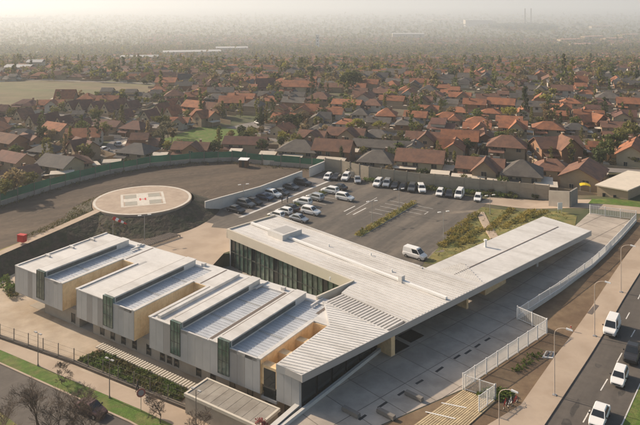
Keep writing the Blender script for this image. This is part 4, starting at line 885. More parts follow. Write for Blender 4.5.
t = thing('site_hut', 'small red brown hut with white roof at the field fence', 'hut', at(244, 166.5), R_(-10))
one('wall', lambda b: b.box(-1.2, 1.2, -1, 1, 0, 2.0, m_hdoor), t); one('roof', lambda b: b.hexa([(-1.4, -1.2, 2), (1.4, -1.2, 2), (1.4, 1.2, 2.15), (-1.4, 1.2, 2.15)], [(-1.4, -1.2, 2.12), (1.4, -1.2, 2.12), (1.4, 1.2, 2.27), (-1.4, 1.2, 2.27)], m_white), t); one('door', lambda b: b.box(-.4, .4, -1.03, -1.0, 0, 1.8, m_dark), t)
# people
def person(p, rot, label, top, legs, stride=.12):
    P = [(0, 0, .92, .15, .11), (0, 0, 1.12, .14, .10), (0, 0, 1.32, .17, .11), (0, 0, 1.46, .10, .08), (0, .01, 1.52, .055, .055), (0, .02, 1.60, .09, .10), (0, .02, 1.70, .08, .09), (0, .01, 1.77, .03, .03)]
    E_ = [(0, 1), (1, 2), (2, 3), (3, 4), (4, 5), (5, 6), (6, 7)]
    for s in (-1, 1):
        k = len(P); P += [(s * .10, 0, .86, .095, .095), (s * .11, s * stride, .48, .065, .065), (s * .11, s * stride * 1.3, .10, .045, .045), (s * .11, s * stride * 1.3 + .14, .05, .04, .035)]; E_ += [(0, k), (k, k+1), (k+1, k+2), (k+2, k+3)]
        k = len(P); P += [(s * .21, 0, 1.40, .06, .06), (s * .25, -s * stride * .6, 1.12, .042, .042), (s * .26, -s * stride + .06, .88, .032, .032), (s * .26, -s * stride + .1, .80, .035, .02)]; E_ += [(2, k), (k, k+1), (k+1, k+2), (k+2, k+3)]
    me = bpy.data.meshes.new('person'); me.from_pydata([q[:3] for q in P], E_, []); o = new_obj('person', me, None, p, rot)
    md = o.modifiers.new('skin', 'SKIN'); 
    for q, v in zip(P, me.skin_vertices[0].data): v.radius = (q[3], q[4])
    me.skin_vertices[0].data[0].use_root = True
    o.modifiers.new('sub', 'SUBSURF').levels = 1
    dg = bpy.context.evaluated_depsgraph_get(); em = bpy.data.meshes.new_from_object(o.evaluated_get(dg)); o.modifiers.clear(); o.data = em
    em.materials.clear(); [em.materials.append(m) for m in (top, legs, mat('skin', (.35, .2, .13), .6, 0), mat('hair', (.03, .02, .015), .7, 0))]
    for f in em.polygons:
        z = f.center.z; f.material_index = 1 if z < .95 else (0 if z < 1.5 else (3 if z > 1.68 or f.center.y < -.02 else 2)); f.use_smooth = True
    return tag(o, label, 'person')
m_cl1, m_cl2, m_cl3 = mat('cloth_dark', (.03, .03, .035), .9, .1), mat('cloth_blue', (.05, .07, .13), .9, .1), mat('cloth_red', (.25, .05, .05), .9, .1)
person(at(282, 203.3), R_(40), 'person in dark clothes walking by the cars, left of a pair', m_cl1, m_cl1)
person(at(287.5, 202.8), R_(60), 'person in blue top walking by the cars, right of a pair', m_cl2, m_cl1)
person(at(137.5, 392, ZL + .05), R_(120), 'person in dark clothes walking along the front fence', m_cl1, m_cl1)
person(at(280, 184.5), R_(200), 'person in dark jacket standing against the pale wall', m_cl1, m_cl2)
for k, (x, y, kd, pt) in enumerate(((533, 156.5, 'hatch', 'white'), (541, 158.5, 'sedan', 'white'), (104, 152, 'suv', 'white'), (118, 146, 'sedan', 'silver'), (166, 121, 'suv', 'white'), (172, 119, 'hatch', 'grey'), (272, 134, 'sedan', 'silver'), (258, 124, 'hatch', 'white'))):
    place_car(kd, pt, at(x, y), R_(-20 + 47 * (k % 4)), '%s %s parked in the estate, %s from the left there' % (pt, {'suv': 'off-roader', 'hatch': 'hatchback'}.get(kd, kd), ordw(sorted([533, 541, 104, 118, 166, 172, 272, 258]).index(x) + 1)), 'cars parked in the estate')
for r in PROTO.values():                       # the patterns the cars were copied from
    for ch in list(r.children):
        for g in list(ch.children): bpy.data.objects.remove(g)
        bpy.data.objects.remove(ch)
    bpy.data.objects.remove(r)

# ------------------------------------------------------------------ houses
WM, WF = MB(), None
def win_mesh(w_, h):
    b = MB(); b.box(-w_/2, w_/2, -.03, .05, 0, h, m_hwin); b.box(-w_/2 - .08, -w_/2, -.06, .05, -.08, h + .08, m_hframe); b.box(w_/2, w_/2 + .08, -.06, .05, -.08, h + .08, m_hframe)
    b.box(-w_/2, w_/2, -.06, .05, -.08, 0, m_hframe); b.box(-w_/2, w_/2, -.06, .05, h, h + .08, m_hframe); b.box(-.03, .03, -.05, .05, 0, h, m_hframe); return b.mesh('window')
WMS = [win_mesh(1.5, 1.2), win_mesh(1.0, 1.1), win_mesh(2.2, 1.9)]
db = MB(); db.box(-.5, .5, -.05, .05, 0, 2.1, m_hdoor); DM = db.mesh('door')
chb = MB(); chb.box(-.35, .35, -.35, .35, 0, 1.9, WALL['brick']); chb.box(-.42, .42, -.42, .42, 1.9, 2.02, m_hframe); CHM = chb.mesh('chimney')
def slab(b, q, th, m):                       # sloping roof slab, outline q (4 or 3 points)
    q = [Vector(p) for p in q]; n = (q[1] - q[0]).cross(q[2] - q[0]).normalized(); n = n if n.z > 0 else -n; k = len(b.v); i = b.mi(m); L = len(q)
    b.v += [tuple(p) for p in q] + [tuple(p - n * th) for p in q]; b.f.append(tuple(range(k, k + L))); b.f.append(tuple(range(k + 2*L - 1, k + L - 1, -1))); b.m += [i, i]
    for j in range(L): b.f.append((k + (j+1) % L, k + j, k + L + j, k + L + (j+1) % L)); b.m.append(i)
def gable_roof(b, x0, x1, yc, hd, ev, rise, ov, m):
    e = ev - ov * rise / hd
    slab(b, [(x0-ov, yc-hd-ov, e), (x1+ov, yc-hd-ov, e), (x1+ov, yc, ev+rise), (x0-ov, yc, ev+rise)], .16, m)
    slab(b, [(x1+ov, yc+hd+ov, e), (x0-ov, yc+hd+ov, e), (x0-ov, yc, ev+rise), (x1+ov, yc, ev+rise)], .16, m)
def gable_wall(b, x0, x1, yc, hd, ev, rise, m):
    P = lambda x: [(x, yc-hd, -.3), (x, yc+hd, -.3), (x, yc+hd, ev), (x, yc, ev+rise-.12), (x, yc-hd, ev)]
    b.face(P(x1), m); b.face(P(x0)[::-1], m); b.face([(x0, yc-hd, -.3), (x1, yc-hd, -.3), (x1, yc-hd, ev), (x0, yc-hd, ev)], m); b.face([(x1, yc+hd, -.3), (x0, yc+hd, -.3), (x0, yc+hd, ev), (x1, yc+hd, ev)], m)
def house_kind(kind):
    """returns wall mesh, roof mesh, extra parts [(name, mesh)], windows [(mesh, x, y, z, rot)], door (x, y, rot), chimney (x, y, z)"""
    bw, br = MB(), MB(); wm, rm = WALL['cream'], ROOF['brown']; ex = []; wn = []
    if kind == 'gable':
        w2, hd, ev, rs = 6.5, 4.4, 4.6, 2.6
        gable_wall(bw, -w2, w2, 0, hd, ev, rs, wm); gable_roof(br, -w2, w2, 0, hd, ev, rs, .6, rm)
    elif kind == 'hip' or kind == 'pyramid':
        w2, hd, ev, rs = (6.2, 4.8, 3.9, 2.6) if kind == 'hip' else (5.2, 5.0, 4.3, 3.0)
        bw.box(-w2, w2, -hd, hd, -.3, ev, wm); o = .7; e = ev - .25; X, Y = w2 + o, hd + o; rx = max(.4, w2 - hd + .3)
        slab(br, [(-X, -Y, e), (X, -Y, e), (rx, 0, ev+rs), (-rx, 0, ev+rs)], .16, rm); slab(br, [(X, Y, e), (-X, Y, e), (-rx, 0, ev+rs), (rx, 0, ev+rs)], .16, rm)
        slab(br, [(X, -Y, e), (X, Y, e), (rx, 0, ev+rs)], .16, rm); slab(br, [(-X, Y, e), (-X, -Y, e), (-rx, 0, ev+rs)], .16, rm)
    elif kind == 'cross':
        w2, hd, ev, rs = 6.6, 3.8, 4.4, 2.3
        gable_wall(bw, -w2, w2, 0, hd, ev, rs, wm); gable_roof(br, -w2, w2, 0, hd, ev, rs, .6, rm)
        cw, cd, cr = 3.4, 6.6, 2.9; cx = 1.6     # wing towards -y with its own gable
        P = lambda y: [(cx-cw, y, -.3), (cx+cw, y, -.3), (cx+cw, y, ev), (cx, y, ev+cr-.12), (cx-cw, y, ev)]
        bw.face(P(-cd), wm); bw.face([(cx-cw, -hd+.02, -.3), (cx-cw, -cd, -.3), (cx-cw, -cd, ev), (cx-cw, -hd+.02, ev)], wm); bw.face([(cx+cw, -cd, -.3), (cx+cw, -hd+.02, -.3), (cx+cw, -hd+.02, ev), (cx+cw, -cd, ev)], wm)
        e = ev - .5 * cr / cw
        slab(br, [(cx-cw-.5, .2, e), (cx-cw-.5, -cd-.6, e), (cx, -cd-.6, ev+cr), (cx, .2, ev+cr)], .16, rm); slab(br, [(cx+cw+.5, -cd-.6, e), (cx+cw+.5, .2, e), (cx, .2, ev+cr), (cx, -cd-.6, ev+cr)], .16, rm)
        wn += [(WMS[0], cx, -cd - .02, 3.0, 0), (WMS[1], cx, -cd - .02, .9, 0)]
    elif kind == 'steep':
        w2, hd, ev, rs = 5.5, 3.6, 3.6, 4.6
        gable_wall(bw, -w2, w2, 0, hd, ev, rs, wm); gable_roof(br, -w2, w2, 0, hd, ev, rs, .45, rm); wn += [(WMS[1], -w2 - .02, 0, 4.6, -math.pi/2), (WMS[1], w2 + .02, 0, 4.6, math.pi/2)]
    elif kind == 'long':
        w2, hd, ev, rs = 8.5, 4.0, 4.4, 2.2
        gable_wall(bw, -w2, w2, 0, hd, ev, rs, wm); gable_roof(br, -w2, w2, 0, hd, ev, rs, .55, rm)
    elif kind == 'tiered':
        w2, hd, ev, rs = 6.2, 4.4, 2.9, 1.9
        gable_wall(bw, -w2, w2, 0, hd, ev, rs, wm); gable_roof(br, -w2, w2, 0, hd, ev, rs, .6, rm)
        gable_wall(bw, -w2 * .30, w2 * .82, .3, 3.0, 5.0, 1.9, wm); gable_roof(br, -w2 * .30, w2 * .82, .3, 3.0, 5.0, 1.9, .5, rm); wn += [(WMS[1], w2 * .1, -2.72, 3.85, 0), (WMS[1], w2 * .6, -2.72, 3.85, 0), (WMS[1], -w2 * .30 - .02, .3, 4.1, -math.pi/2)]
    elif kind == 'hipcross':
        w2, hd, ev, rs = 6.0, 4.2, 3.4, 2.4
        def hip(x0, x1, y0, y1, e0, rise, alongx):
            o = .6; X0, X1, Y0, Y1 = x0 - o, x1 + o, y0 - o, y1 + o; e = e0 - .2; cx, cy = (x0 + x1) / 2, (y0 + y1) / 2
            hx = max(.3, (x1 - x0 - (y1 - y0)) / 2 + .3) if alongx else 0; hy = 0 if alongx else max(.3, (y1 - y0 - (x1 - x0)) / 2 + .3); a_, b2 = (cx - hx, cy - hy, e0 + rise), (cx + hx, cy + hy, e0 + rise)
            bw.box(x0, x1, y0, y1, -.3, e0, wm)
            if alongx: Q = ([(X0, Y0, e), (X1, Y0, e), b2, a_], [(X1, Y1, e), (X0, Y1, e), a_, b2], [(X1, Y0, e), (X1, Y1, e), b2], [(X0, Y1, e), (X0, Y0, e), a_])
            else: Q = ([(X1, Y0, e), (X1, Y1, e), b2, a_], [(X0, Y1, e), (X0, Y0, e), a_, b2], [(X0, Y0, e), (X1, Y0, e), a_], [(X1, Y1, e), (X0, Y1, e), b2])
            for q_ in Q: slab(br, q_, .16, rm)
        hip(-w2, w2, -hd, hd, ev, rs, True); hip(.6, 5.6, -hd - 3.0, 1.5, ev - .15, rs - .3, False)
        wn += [(WMS[0], 3.1, -hd - 3.02, 1.3, 0)]
    ys = -hd - .02
    for x in (-w2 * .62, -w2 * .15, w2 * .66): wn.append((WMS[0], x, ys, max(2.4, ev - 1.9), 0) if kind != 'cross' or x < 0 else (WMS[1], w2 * .9, ys, 2.6, 0))
    wn += [(WMS[0], -w2 * .4, hd + .02, ev - 1.9, math.pi), (WMS[1], w2 * .5, hd + .02, ev - 1.9, math.pi), (WMS[1], -w2 - .02, hd * .4, 1.2, -math.pi/2), (WMS[0], -w2 - .02, -hd * .35, ev - 1.9, -math.pi/2), (WMS[1], w2 + .02, -hd * .3, ev - 1.9, math.pi/2)]
    pb = MB(); y0 = -hd if kind != 'cross' else -hd
    slab(pb, [(-w2 * .95, y0 - 2.4, 2.25), (-w2 * .1, y0 - 2.4, 2.25), (-w2 * .1, y0 + .1, 3.05), (-w2 * .95, y0 + .1, 3.05)], .12, rm)
    for x in (-w2 * .92, -w2 * .13): pb.box(x - .08, x + .08, y0 - 2.3, y0 - 2.14, -.3, 2.2, m_hframe)
    ex.append(('porch_roof', pb.mesh('porch_roof')))
    cp = MB(); cp.hexa([(w2 + .1, -hd, 2.5), (w2 + 3.2, -hd, 2.35), (w2 + 3.2, hd * .4, 2.35), (w2 + .1, hd * .4, 2.5)], [(w2 + .1, -hd, 2.62), (w2 + 3.2, -hd, 2.47), (w2 + 3.2, hd * .4, 2.47), (w2 + .1, hd * .4, 2.62)], m_patio)
    for y in (-hd + .2, hd * .3): cp.box(w2 + 3.0, w2 + 3.12, y - .06, y + .06, -.3, 2.36, m_hframe)
    ex.append(('carport_roof', cp.mesh('carport_roof')))
    gw_ = MB(); gx, gy = w2 + 3.4, hd + 4.0
    gw_.box(-gx, gx, gy - .08, gy + .08, -.3, 1.9, WALL['beige']); gw_.box(-gx - .08, -gx + .08, -gy, gy - .09, -.3, 1.8, WALL['beige']); gw_.box(-gx + .09, -gx * .2, -gy - .07, -gy + .07, -.3, 1.5, WALL['white'])
    gw_.box(-gx + .6, -gx + 2.4, gy - 2.4, gy - .4, -.3, 2.1, m_patio); ex.append(('garden_wall', gw_.mesh('garden_wall')))
    return dict(wall=bw.mesh('wall'), roof=br.mesh('roof'), ex=ex, win=wn, door=(-w2 * .45, ys, 0), ch=(w2 * .45, hd * .35, ev + rs * .45), porch_m=rm)
HK = {k: house_kind(k) for k in ('gable', 'hip', 'pyramid', 'cross', 'steep', 'long', 'tiered', 'hipcross')}
HDESC = {'gable': 'gabled', 'hip': 'hip-roofed', 'pyramid': 'pyramid-roofed', 'cross': 'cross-gabled', 'steep': 'steep gabled', 'long': 'long gabled', 'tiered': 'two-tier gabled', 'hipcross': 'winged hip-roofed'}
RDESC = {'terracotta': 'terracotta', 'brown': 'brown', 'maroon': 'dark maroon', 'grey': 'grey', 'slate': 'dark slate'}
HOUSES = []
def set_m(o, i, m): o.material_slots[i].link = 'OBJECT'; o.material_slots[i].material = m
def house(kind, roof, wall, x, y, rot, s=1.0, detail=3, carport=True):
    K = HK[kind]; z = gz(x, y)
    t = new_obj('house', None, None, (x, y, z), rot, (s, s, s)); t.scale = (s * (.9 + .22 * rng.random()), s * (.9 + .2 * rng.random()), s * (.9 + .2 * rng.random())); HOUSES.append(dict(o=t, x=x, y=y, kind=kind, roof=roof))
    o = new_obj('wall', K['wall'], t); set_m(o, 0, WALL[wall]); o = new_obj('roof', K['roof'], t); set_m(o, 0, ROOF[roof]); rf = o
    if detail >= 1:
        new_obj('chimney', CHM, rf, K['ch'])
        for nm, me in K['ex']:
            if nm == 'carport_roof' and not carport: continue
            e = new_obj(nm, me, t)
            if nm == 'porch_roof': set_m(e, 0, ROOF[roof])
    wl = K['win'] if detail >= 3 else K['win'][:4] if detail == 2 else []
    for me, wx, wy, wz, wr in wl: new_obj('window', me, t, (wx, wy, wz), wr)
    if detail >= 2: new_obj('door', DM, t, (K['door'][0], K['door'][1], 0))
    return t
def near_house(x, y, dist): return any((h['x'] - x) ** 2 + (h['y'] - y) ** 2 < dist * dist for h in HOUSES)
UA = -17.0
HAND = [  # px of roof centre, kind, roof, wall, rotation, scale
    (300, 146, 'hip', 'grey', 'beige', -14, 1.0), (334, 150, 'gable', 'brown', 'brick', -17, 1.0), (378, 154, 'hip', 'grey', 'beige', -17, .95), (421, 156, 'gable', 'brown', 'cream', -17, 1.08), (481, 163, 'cross', 'brown', 'beige', -20, 1.05),
    (522, 168, 'pyramid', 'grey', 'beige', -18, 1.0), (584, 170, 'gable', 'brown', 'beige', 58, 1.05),
    (283, 122, 'gable', 'terracotta', 'cream', 60, .8), (313, 131, 'cross', 'brown', 'beige', -20, .95), (347, 130, 'cross', 'brown', 'beige', -18, 1.05), (377, 129, 'hip', 'grey', 'beige', -16, 1.0), (423, 133, 'cross', 'brown', 'beige', -15, 1.05), (460, 136, 'gable', 'terracotta', 'brick', -16, 1.1),
    (507, 141, 'hip', 'brown', 'beige', -18, 1.05), (556, 143, 'cross', 'brown', 'brick', 8, 1.1), (634, 150, 'gable', 'terracotta', 'cream', 60, 1.1), (548, 122, 'hip', 'terracotta', 'beige', -15, 1.0), (590, 116, 'cross', 'terracotta', 'brick', 20, 1.05), (575, 122, 'hip', 'slate', 'beige', -15, .8),
    (60, 168, 'gable', 'slate', 'beige', -25, 1.05), (73, 162, 'hip', 'brown', 'beige', 30, .95), (47, 147, 'hip', 'slate', 'beige', -20, .95), (84, 147, 'cross', 'maroon', 'beige', -45, 1.05), (138, 151, 'hip', 'slate', 'beige', -20, 1.1), (192, 148, 'cross', 'brown', 'brick', -8, 1.0), (246, 142, 'long', 'maroon', 'beige', -8, .95),
    (14, 158, 'gable', 'maroon', 'beige', -30, 1.0), (18, 172, 'gable', 'brown', 'beige', 50, .9), (8, 140, 'gable', 'brown', 'brick', -30, 1.0), (30, 133, 'cross', 'brown', 'brick', -40, .9),
    (36, 114, 'steep', 'maroon', 'cream', 62, .8), (50, 114, 'steep', 'maroon', 'cream', 62, .8), (64, 115, 'steep', 'maroon', 'cream', 62, .8), (74, 101, 'steep', 'maroon', 'cream', 62, .8), (85, 101.5, 'steep', 'maroon', 'cream', 62, .8), (97, 102, 'steep', 'maroon', 'cream', 62, .8), (110, 103, 'steep', 'maroon', 'cream', 62, .8),
    (57, 124, 'gable', 'terracotta', 'beige', -30, .9), (83, 120, 'steep', 'maroon', 'cream', 62, .8), (108, 120, 'long', 'maroon', 'beige', -20, .9), (136, 122, 'hip', 'maroon', 'brick', -20, 1.0), (150, 109, 'steep', 'maroon', 'cream', 62, .8), (125, 109, 'steep', 'maroon', 'cream', 62, .8),
    (24, 109, 'steep', 'brown', 'cream', 62, .8), (120, 100, 'steep', 'brown', 'cream', 62, .8), (132, 101, 'steep', 'maroon', 'cream', 62, .8), (162, 104, 'steep', 'brown', 'cream', 62, .8), (173, 107, 'steep', 'terracotta', 'cream', 62, .8), (172, 98, 'steep', 'terracotta', 'cream', 62, .8), (184, 99, 'steep', 'brown', 'cream', 62, .8),
    (232, 99, 'gable', 'terracotta', 'cream', 0, 1.1), (205, 112, 'cross', 'terracotta', 'beige', -40, 1.0), (215, 105, 'steep', 'brown', 'beige', -30, 1.0), (195, 103, 'gable', 'terracotta', 'brick', -30, 1.0), (265, 82, 'steep', 'maroon', 'white', 20, 1.1), (298, 85, 'long', 'terracotta', 'cream', -8, 1.3), (320, 94, 'hip', 'brown', 'beige', -15, 1.1)]
fence_in = [(p.x, p.y) for p in GF] + [tuple(at(*q)[:2]) for q in ((341, 173), (369, 180), (420, 187), (480, 193), (549, 200), (640, 207), (600, 420), (0, 420), (-200, 300))]
for i, (px_, py_, kd, rf, wl, rt, s) in enumerate(HAND):
    p = at(px_, py_, 3.2 if px_ < 275 and py_ > 135 else 4.6); s *= (.88 if py_ > 140 else .78) if px_ > 275 else .74
    while any(inside((p.x + dx_ * 6.5, p.y + dy_ * 6.5), fence_in) for dx_ in (-1, 0, 1) for dy_ in (-1, 0, 1)): p = p * 1.012
    house(kd, rf, wl, p.x, p.y, R_(rt), s, 3, carport=(i % 3 != 1))
# the rest of the estate: rows parallel to the concrete wall
ca_, sa_ = math.cos(R_(UA)), math.sin(R_(UA)); Uv = Vector((ca_, sa_, 0)); Vv = Vector((-sa_, ca_, 0))
site = [tuple(at(x, y)[:2]) for x, y in ((-40, 212), (0, 200), (60, 180), (110, 167), (150, 160), (232, 154), (325, 164), (369, 173), (420, 180), (480, 186), (549, 193), (600, 190), (680, 185), (900, 330), (300, 500), (-200, 400))]
parkp = pp((146, 151), (160, 135), (188, 124), (212, 121), (260, 118), (295, 136), (276, 146), (240, 147), (180, 152)); strp = pp((95, 158), (104, 142), (138, 126), (165, 112), (184, 116), (150, 138), (126, 156))
houses_far = []
row_q = []; q = 190.0; k = 0
while q < 2600: row_q.append(q); q += 19.0 if k % 2 == 0 else 15.5; k += 1
kinds = ['gable', 'hip', 'cross', 'tiered', 'tiered', 'hip', 'cross', 'pyramid', 'gable', 'steep', 'hipcross', 'hipcross', 'long']
for ri, q in enumerate(row_q):
    u = -620 - max(0, q - 900) * .55 + (ri % 3) * 5; u_end = -u
    while u < u_end:
        wd = 10.3 + rng.random() * 2.8; p = Uv * (u + wd / 2) + Vv * (q + rng.normal() * 1.6); u += wd
        if abs(p.x) > .485 * p.y + 14 or inside(p, site) or inside(p, MEADOW) or inside(p, parkp) or inside(p, strp): continue
        if near_house(p.x, p.y, 10.2 if p.y < 330 else 8.6): continue
        far_dec = min(1.0, max(0, (p.y - 330) / 400))
        if rng.random() < .05 + .30 * far_dec + (.40 if p.y > 1250 else 0): continue
        left = p.x < -.12 * p.y and p.y < 420
        kd = kinds[int(rng.integers(len(kinds)))]
        if not left and kd == 'steep': kd = 'cross'
        rr = rng.random(); sect = math.sin(p.x * .021 + 1.3) + math.sin(p.y * .027) 
        pT = (.42 if left else .36) + .12 * sect
        rf = 'terracotta' if rr < pT else ('brown' if rr < pT + .20 else ('grey' if rr < pT + .42 else ('maroon' if rr < pT + .52 else 'slate')))
        wl = ['cream', 'beige', 'beige', 'brick', 'white'][int(rng.integers(5))]
        rot = UA + rng.normal() * 3 + (90 if rng.random() < .25 else 0) + (18 if left else 0) + (180 if rng.random() < .4 else 0)
        if len(HOUSES) < 292: house(kd, rf, wl, p.x, p.y, R_(rot), .60 + .20 * rng.random(), 3 if p.y < 270 else 2 if p.y < 340 else 1, carport=rng.random() < .6)
        else: houses_far.append((p.x, p.y, rot, kd, rf, wl))
# rows for labels: by depth, then by place from the left
hs = sorted(HOUSES, key=lambda h: h['x'] * -sa_ + h['y'] * ca_); bands = {}
for h in hs:
    dq = h['x'] * -sa_ + h['y'] * ca_; bi = next((i + 1 for i, q in enumerate(row_q) if dq < q + 8.5), 60); bands.setdefault(bi, []).append(h)
for n_, (bi, L) in enumerate(sorted(bands.items())):
    L.sort(key=lambda h: h['x'] / h['y'])
    for i, h in enumerate(L):
        h['tagname'] = '%s house of the %s row' % (ordw(i + 1), ordw(n_ + 1))
        tag(h['o'], '%s %s house, %s from the left in the %s row beyond the site' % (RDESC[h['roof']], HDESC[h['kind']], ordw(i + 1), ordw(n_ + 1)), 'house', 'houses of the estate')
        if h['kind'] == 'steep': h['o'].name = 'terraced_house'
# far houses: one mass
b = MB()
for (x, y, rot, kd, rf, wl) in houses_far:
    c, s = math.cos(R_(rot)), math.sin(R_(rot)); z0_ = gz(x, y); T = lambda X, Y, Z: (x + X * c - Y * s, y + X * s + Y * c, Z + z0_)
    w2, hd, ev, rs = 4.2 + 1.6 * random.random(), 2.9 + .8 * random.random(), 2.7 + .9 * random.random(), 1.7 + .8 * random.random()
    b.box(-w2, w2, -hd, hd, -.2, ev, WALL[wl], T); o = .5
    b.face([T(-w2-o, -hd-o, ev-.2), T(w2+o, -hd-o, ev-.2), T(w2 * (.5 if kd == 'hip' else 1.05), 0, ev+rs), T(-w2 * (.5 if kd == 'hip' else 1.05), 0, ev+rs)], ROOF[rf]); b.face([T(w2+o, hd+o, ev-.2), T(-w2-o, hd+o, ev-.2), T(-w2 * (.5 if kd == 'hip' else 1.05), 0, ev+rs), T(w2 * (.5 if kd == 'hip' else 1.05), 0, ev+rs)], ROOF[rf])
    m3 = ROOF[rf] if kd == 'hip' else WALL[wl]
    b.face([T(w2+o, -hd-o, ev-.2), T(w2+o, hd+o, ev-.2), T(w2 * (.5 if kd == 'hip' else 1.05), 0, ev+rs)], m3); b.face([T(-w2-o, hd+o, ev-.2), T(-w2-o, -hd-o, ev-.2), T(-w2 * (.5 if kd == 'hip' else 1.05), 0, ev+rs)], m3)
tag(b.build('distant_houses'), 'hazy mass of small tiled houses filling the far distance', 'houses', kind='stuff')
# streets between the rows
for i, q in enumerate(row_q[:16:2]):
    for (u0, u1) in ((-420, 420),):
        pts = []
        for t in range(0, 57):
            p = Uv * (u0 + (u1 - u0) * t / 56) + Vv * (q + 9.6)
            ok = not (inside(p, site) or inside(p, MEADOW) or inside(p, parkp) or abs(p.x) > .52 * p.y + 25)
            if ok: pts.append(p)
            if (not ok or t == 56):
                if len(pts) > 2:
                    a, c = pts[0], pts[-1]; drape([(a - Vv * 2.3)[:2], (c - Vv * 2.3)[:2], (c + Vv * 2.3)[:2], (a + Vv * 2.3)[:2]], .03 + i * .0, 'street', m_street, cuts=a.x > -10 and q < 220)
                pts = []
# flat roofed beige building at the right edge
fb = [at(597, 184.5, 4.2), at(628, 190, 4.2), at(664, 175, 4.2), at(628, 171, 4.2)]; fo = thing('flat_roofed_building', 'beige flat roofed block at the right edge beside the gate path', 'building', (fb[0].x, fb[0].y, 0))
FO = (fb[0].x, fb[0].y, 0); one('wall', lambda b: b.prism([p[:2] for p in fb], -.2, 4.0, WALL['beige']), fo, FO)
cfb = sum(fb, Vector()) / 4; one('roof', lambda b: b.prism([(cfb + (p - cfb) * 1.06)[:2] for p in fb], 4.003, 4.25, m_patio), fo, FO)
for t in (.25, .6): pw = fb[0].lerp(fb[1], t); one('window', lambda b: b.box(pw.x - .5, pw.x + .5, pw.y - .12, pw.y + .12, 1.2, 2.5, m_hwin), fo, FO)
t = thing('yellow_awning', 'bright yellow awning on posts beside the house with the gable end', 'awning', atg(585, 194), R_(-15)); m_yel = mat('yellow_plastic', (.62, .46, .03), .6, .1)
one('sheet', lambda b: loft(b, [[(x, -1.1, z), (x, 1.1, z), (x, 1.1, z + .12), (x, -1.1, z + .12)] for x, z in ((-1.2, 2.1), (-.6, 2.3), (0, 2.38), (.6, 2.3), (1.2, 2.1))], m_yel), t)
for sx_ in (-1.15, 1.15):
    for sy_ in (-1, 1): one('post', lambda b: b.tube((sx_, sy_, -.3), (sx_, sy_, 2.15), .05, .05, m_steel, 6), t)

# pale lean-to roofs in the back gardens along the walls
for k, (px_, py_, w_, d_, rt) in enumerate(((268, 153, 5, 3, -8), (293, 157.5, 6, 2.6, -12), (331, 160, 8.5, 3, -17), (349, 150, 6, 3, -17), (389, 165, 4.5, 3.5, -17), (405, 166.5, 6.5, 3.6, -17), (440, 172.5, 5, 2.6, -17), (468, 176.5, 8.5, 2.6, -17), (497, 181, 5, 2.6, -17), (546, 184, 5.5, 3.6, -17), (236, 153, 3.8, 2.4, -8), (112, 161, 5, 2.5, 10), (62, 173.5, 6, 2.2, 14), (160, 155, 4.5, 2.5, 0))):
    p = at(px_, py_, 2.5)
    while any(inside((p.x + dx_ * 2.2, p.y + dy_ * 2.2), fence_in) for dx_ in (-1, 1) for dy_ in (-1, 1)): p = p * 1.006
    t = thing('lean_to_roof', 'pale lean-to garden roof behind the boundary, %s from the left of fourteen' % ordw(sorted([268, 293, 331, 349, 389, 405, 440, 468, 497, 546, 236, 112, 62, 160]).index(px_) + 1), 'roof', (p.x, p.y, gz(p.x, p.y)), R_(rt), 'garden lean-to roofs')
    one('sheet', lambda b: b.hexa([(-w_/2, -d_/2, 2.3), (w_/2, -d_/2, 2.3), (w_/2, d_/2, 2.7), (-w_/2, d_/2, 2.7)], [(-w_/2, -d_/2, 2.38), (w_/2, -d_/2, 2.38), (w_/2, d_/2, 2.78), (-w_/2, d_/2, 2.78)], m_patio), t)
    for sx_ in (-1, 1):
        for sy_ in (-1, 1): one('post', lambda b: b.box(sx_*w_*.46 - .06, sx_*w_*.46 + .06, sy_*d_*.44 - .06, sy_*d_*.44 + .06, -.2, 2.45 + sy_ * .15, m_hframe), t)

# ------------------------------------------------------------------ trees and shrubs
def crown_centers(kind, seed):
    g = np.random.default_rng(seed); c = []
    if kind == 'round':
        for _ in range(34):
            v = g.normal(size=3); v /= np.linalg.norm(v); r = .55 + .45 * g.random(); c.append((v[0] * 2.1 * r, v[1] * 2.1 * r, 4.0 + v[2] * 1.7 * r))
    elif kind == 'cone':
        for i in range(34): z = 1.2 + 7.6 * (i / 34); r = 1.6 * (1 - (z - 1.0) / 8.4) * (.4 + .7 * g.random()); a = g.random() * 6.28; c.append((r * math.cos(a), r * math.sin(a), z))
    elif kind == 'column':
        for i in range(36): z = 1.0 + 8.4 * (i / 36); r = .75 * min(1, (9.8 - z) / 3 + .25) * g.random() ** .5; a = g.random() * 6.28; c.append((r * math.cos(a), r * math.sin(a), z))
    elif kind == 'poplar':
        for i in range(36): z = 2.0 + 7.4 * (i / 36); r = 1.35 * math.sin(math.pi * min(1, (z - 1.2) / 8.6)) * (.35 + .75 * g.random()); a = g.random() * 6.28; c.append((r * math.cos(a), r * math.sin(a), z))
    elif kind == 'bush':
        for _ in range(20):
            v = g.normal(size=3); v /= np.linalg.norm(v); r = .4 + .6 * g.random(); c.append((v[0] * 1.3 * r, v[1] * 1.3 * r, 1.05 + abs(v[2]) * .9 * r - .25))
    elif kind == 'spread':
        for _ in range(44):
            a = g.random() * 6.28; r = 3.2 * g.random() ** .5; c.append((r * math.cos(a), r * math.sin(a), 4.6 + 1.7 * (1 - (r / 3.4) ** 2) * (.3 + .7 * g.random()) + .5 * g.normal()))
    return c
CW = dict(round=(.24, 15, .75, 2.6), cone=(.20, 14, .55, 1.0), column=(.16, 14, .36, .8), poplar=(.19, 14, .5, 1.5), bush=(.17, 14, .5, .3), spread=(.24, 13, .8, 3.2))
TREES_M = {}
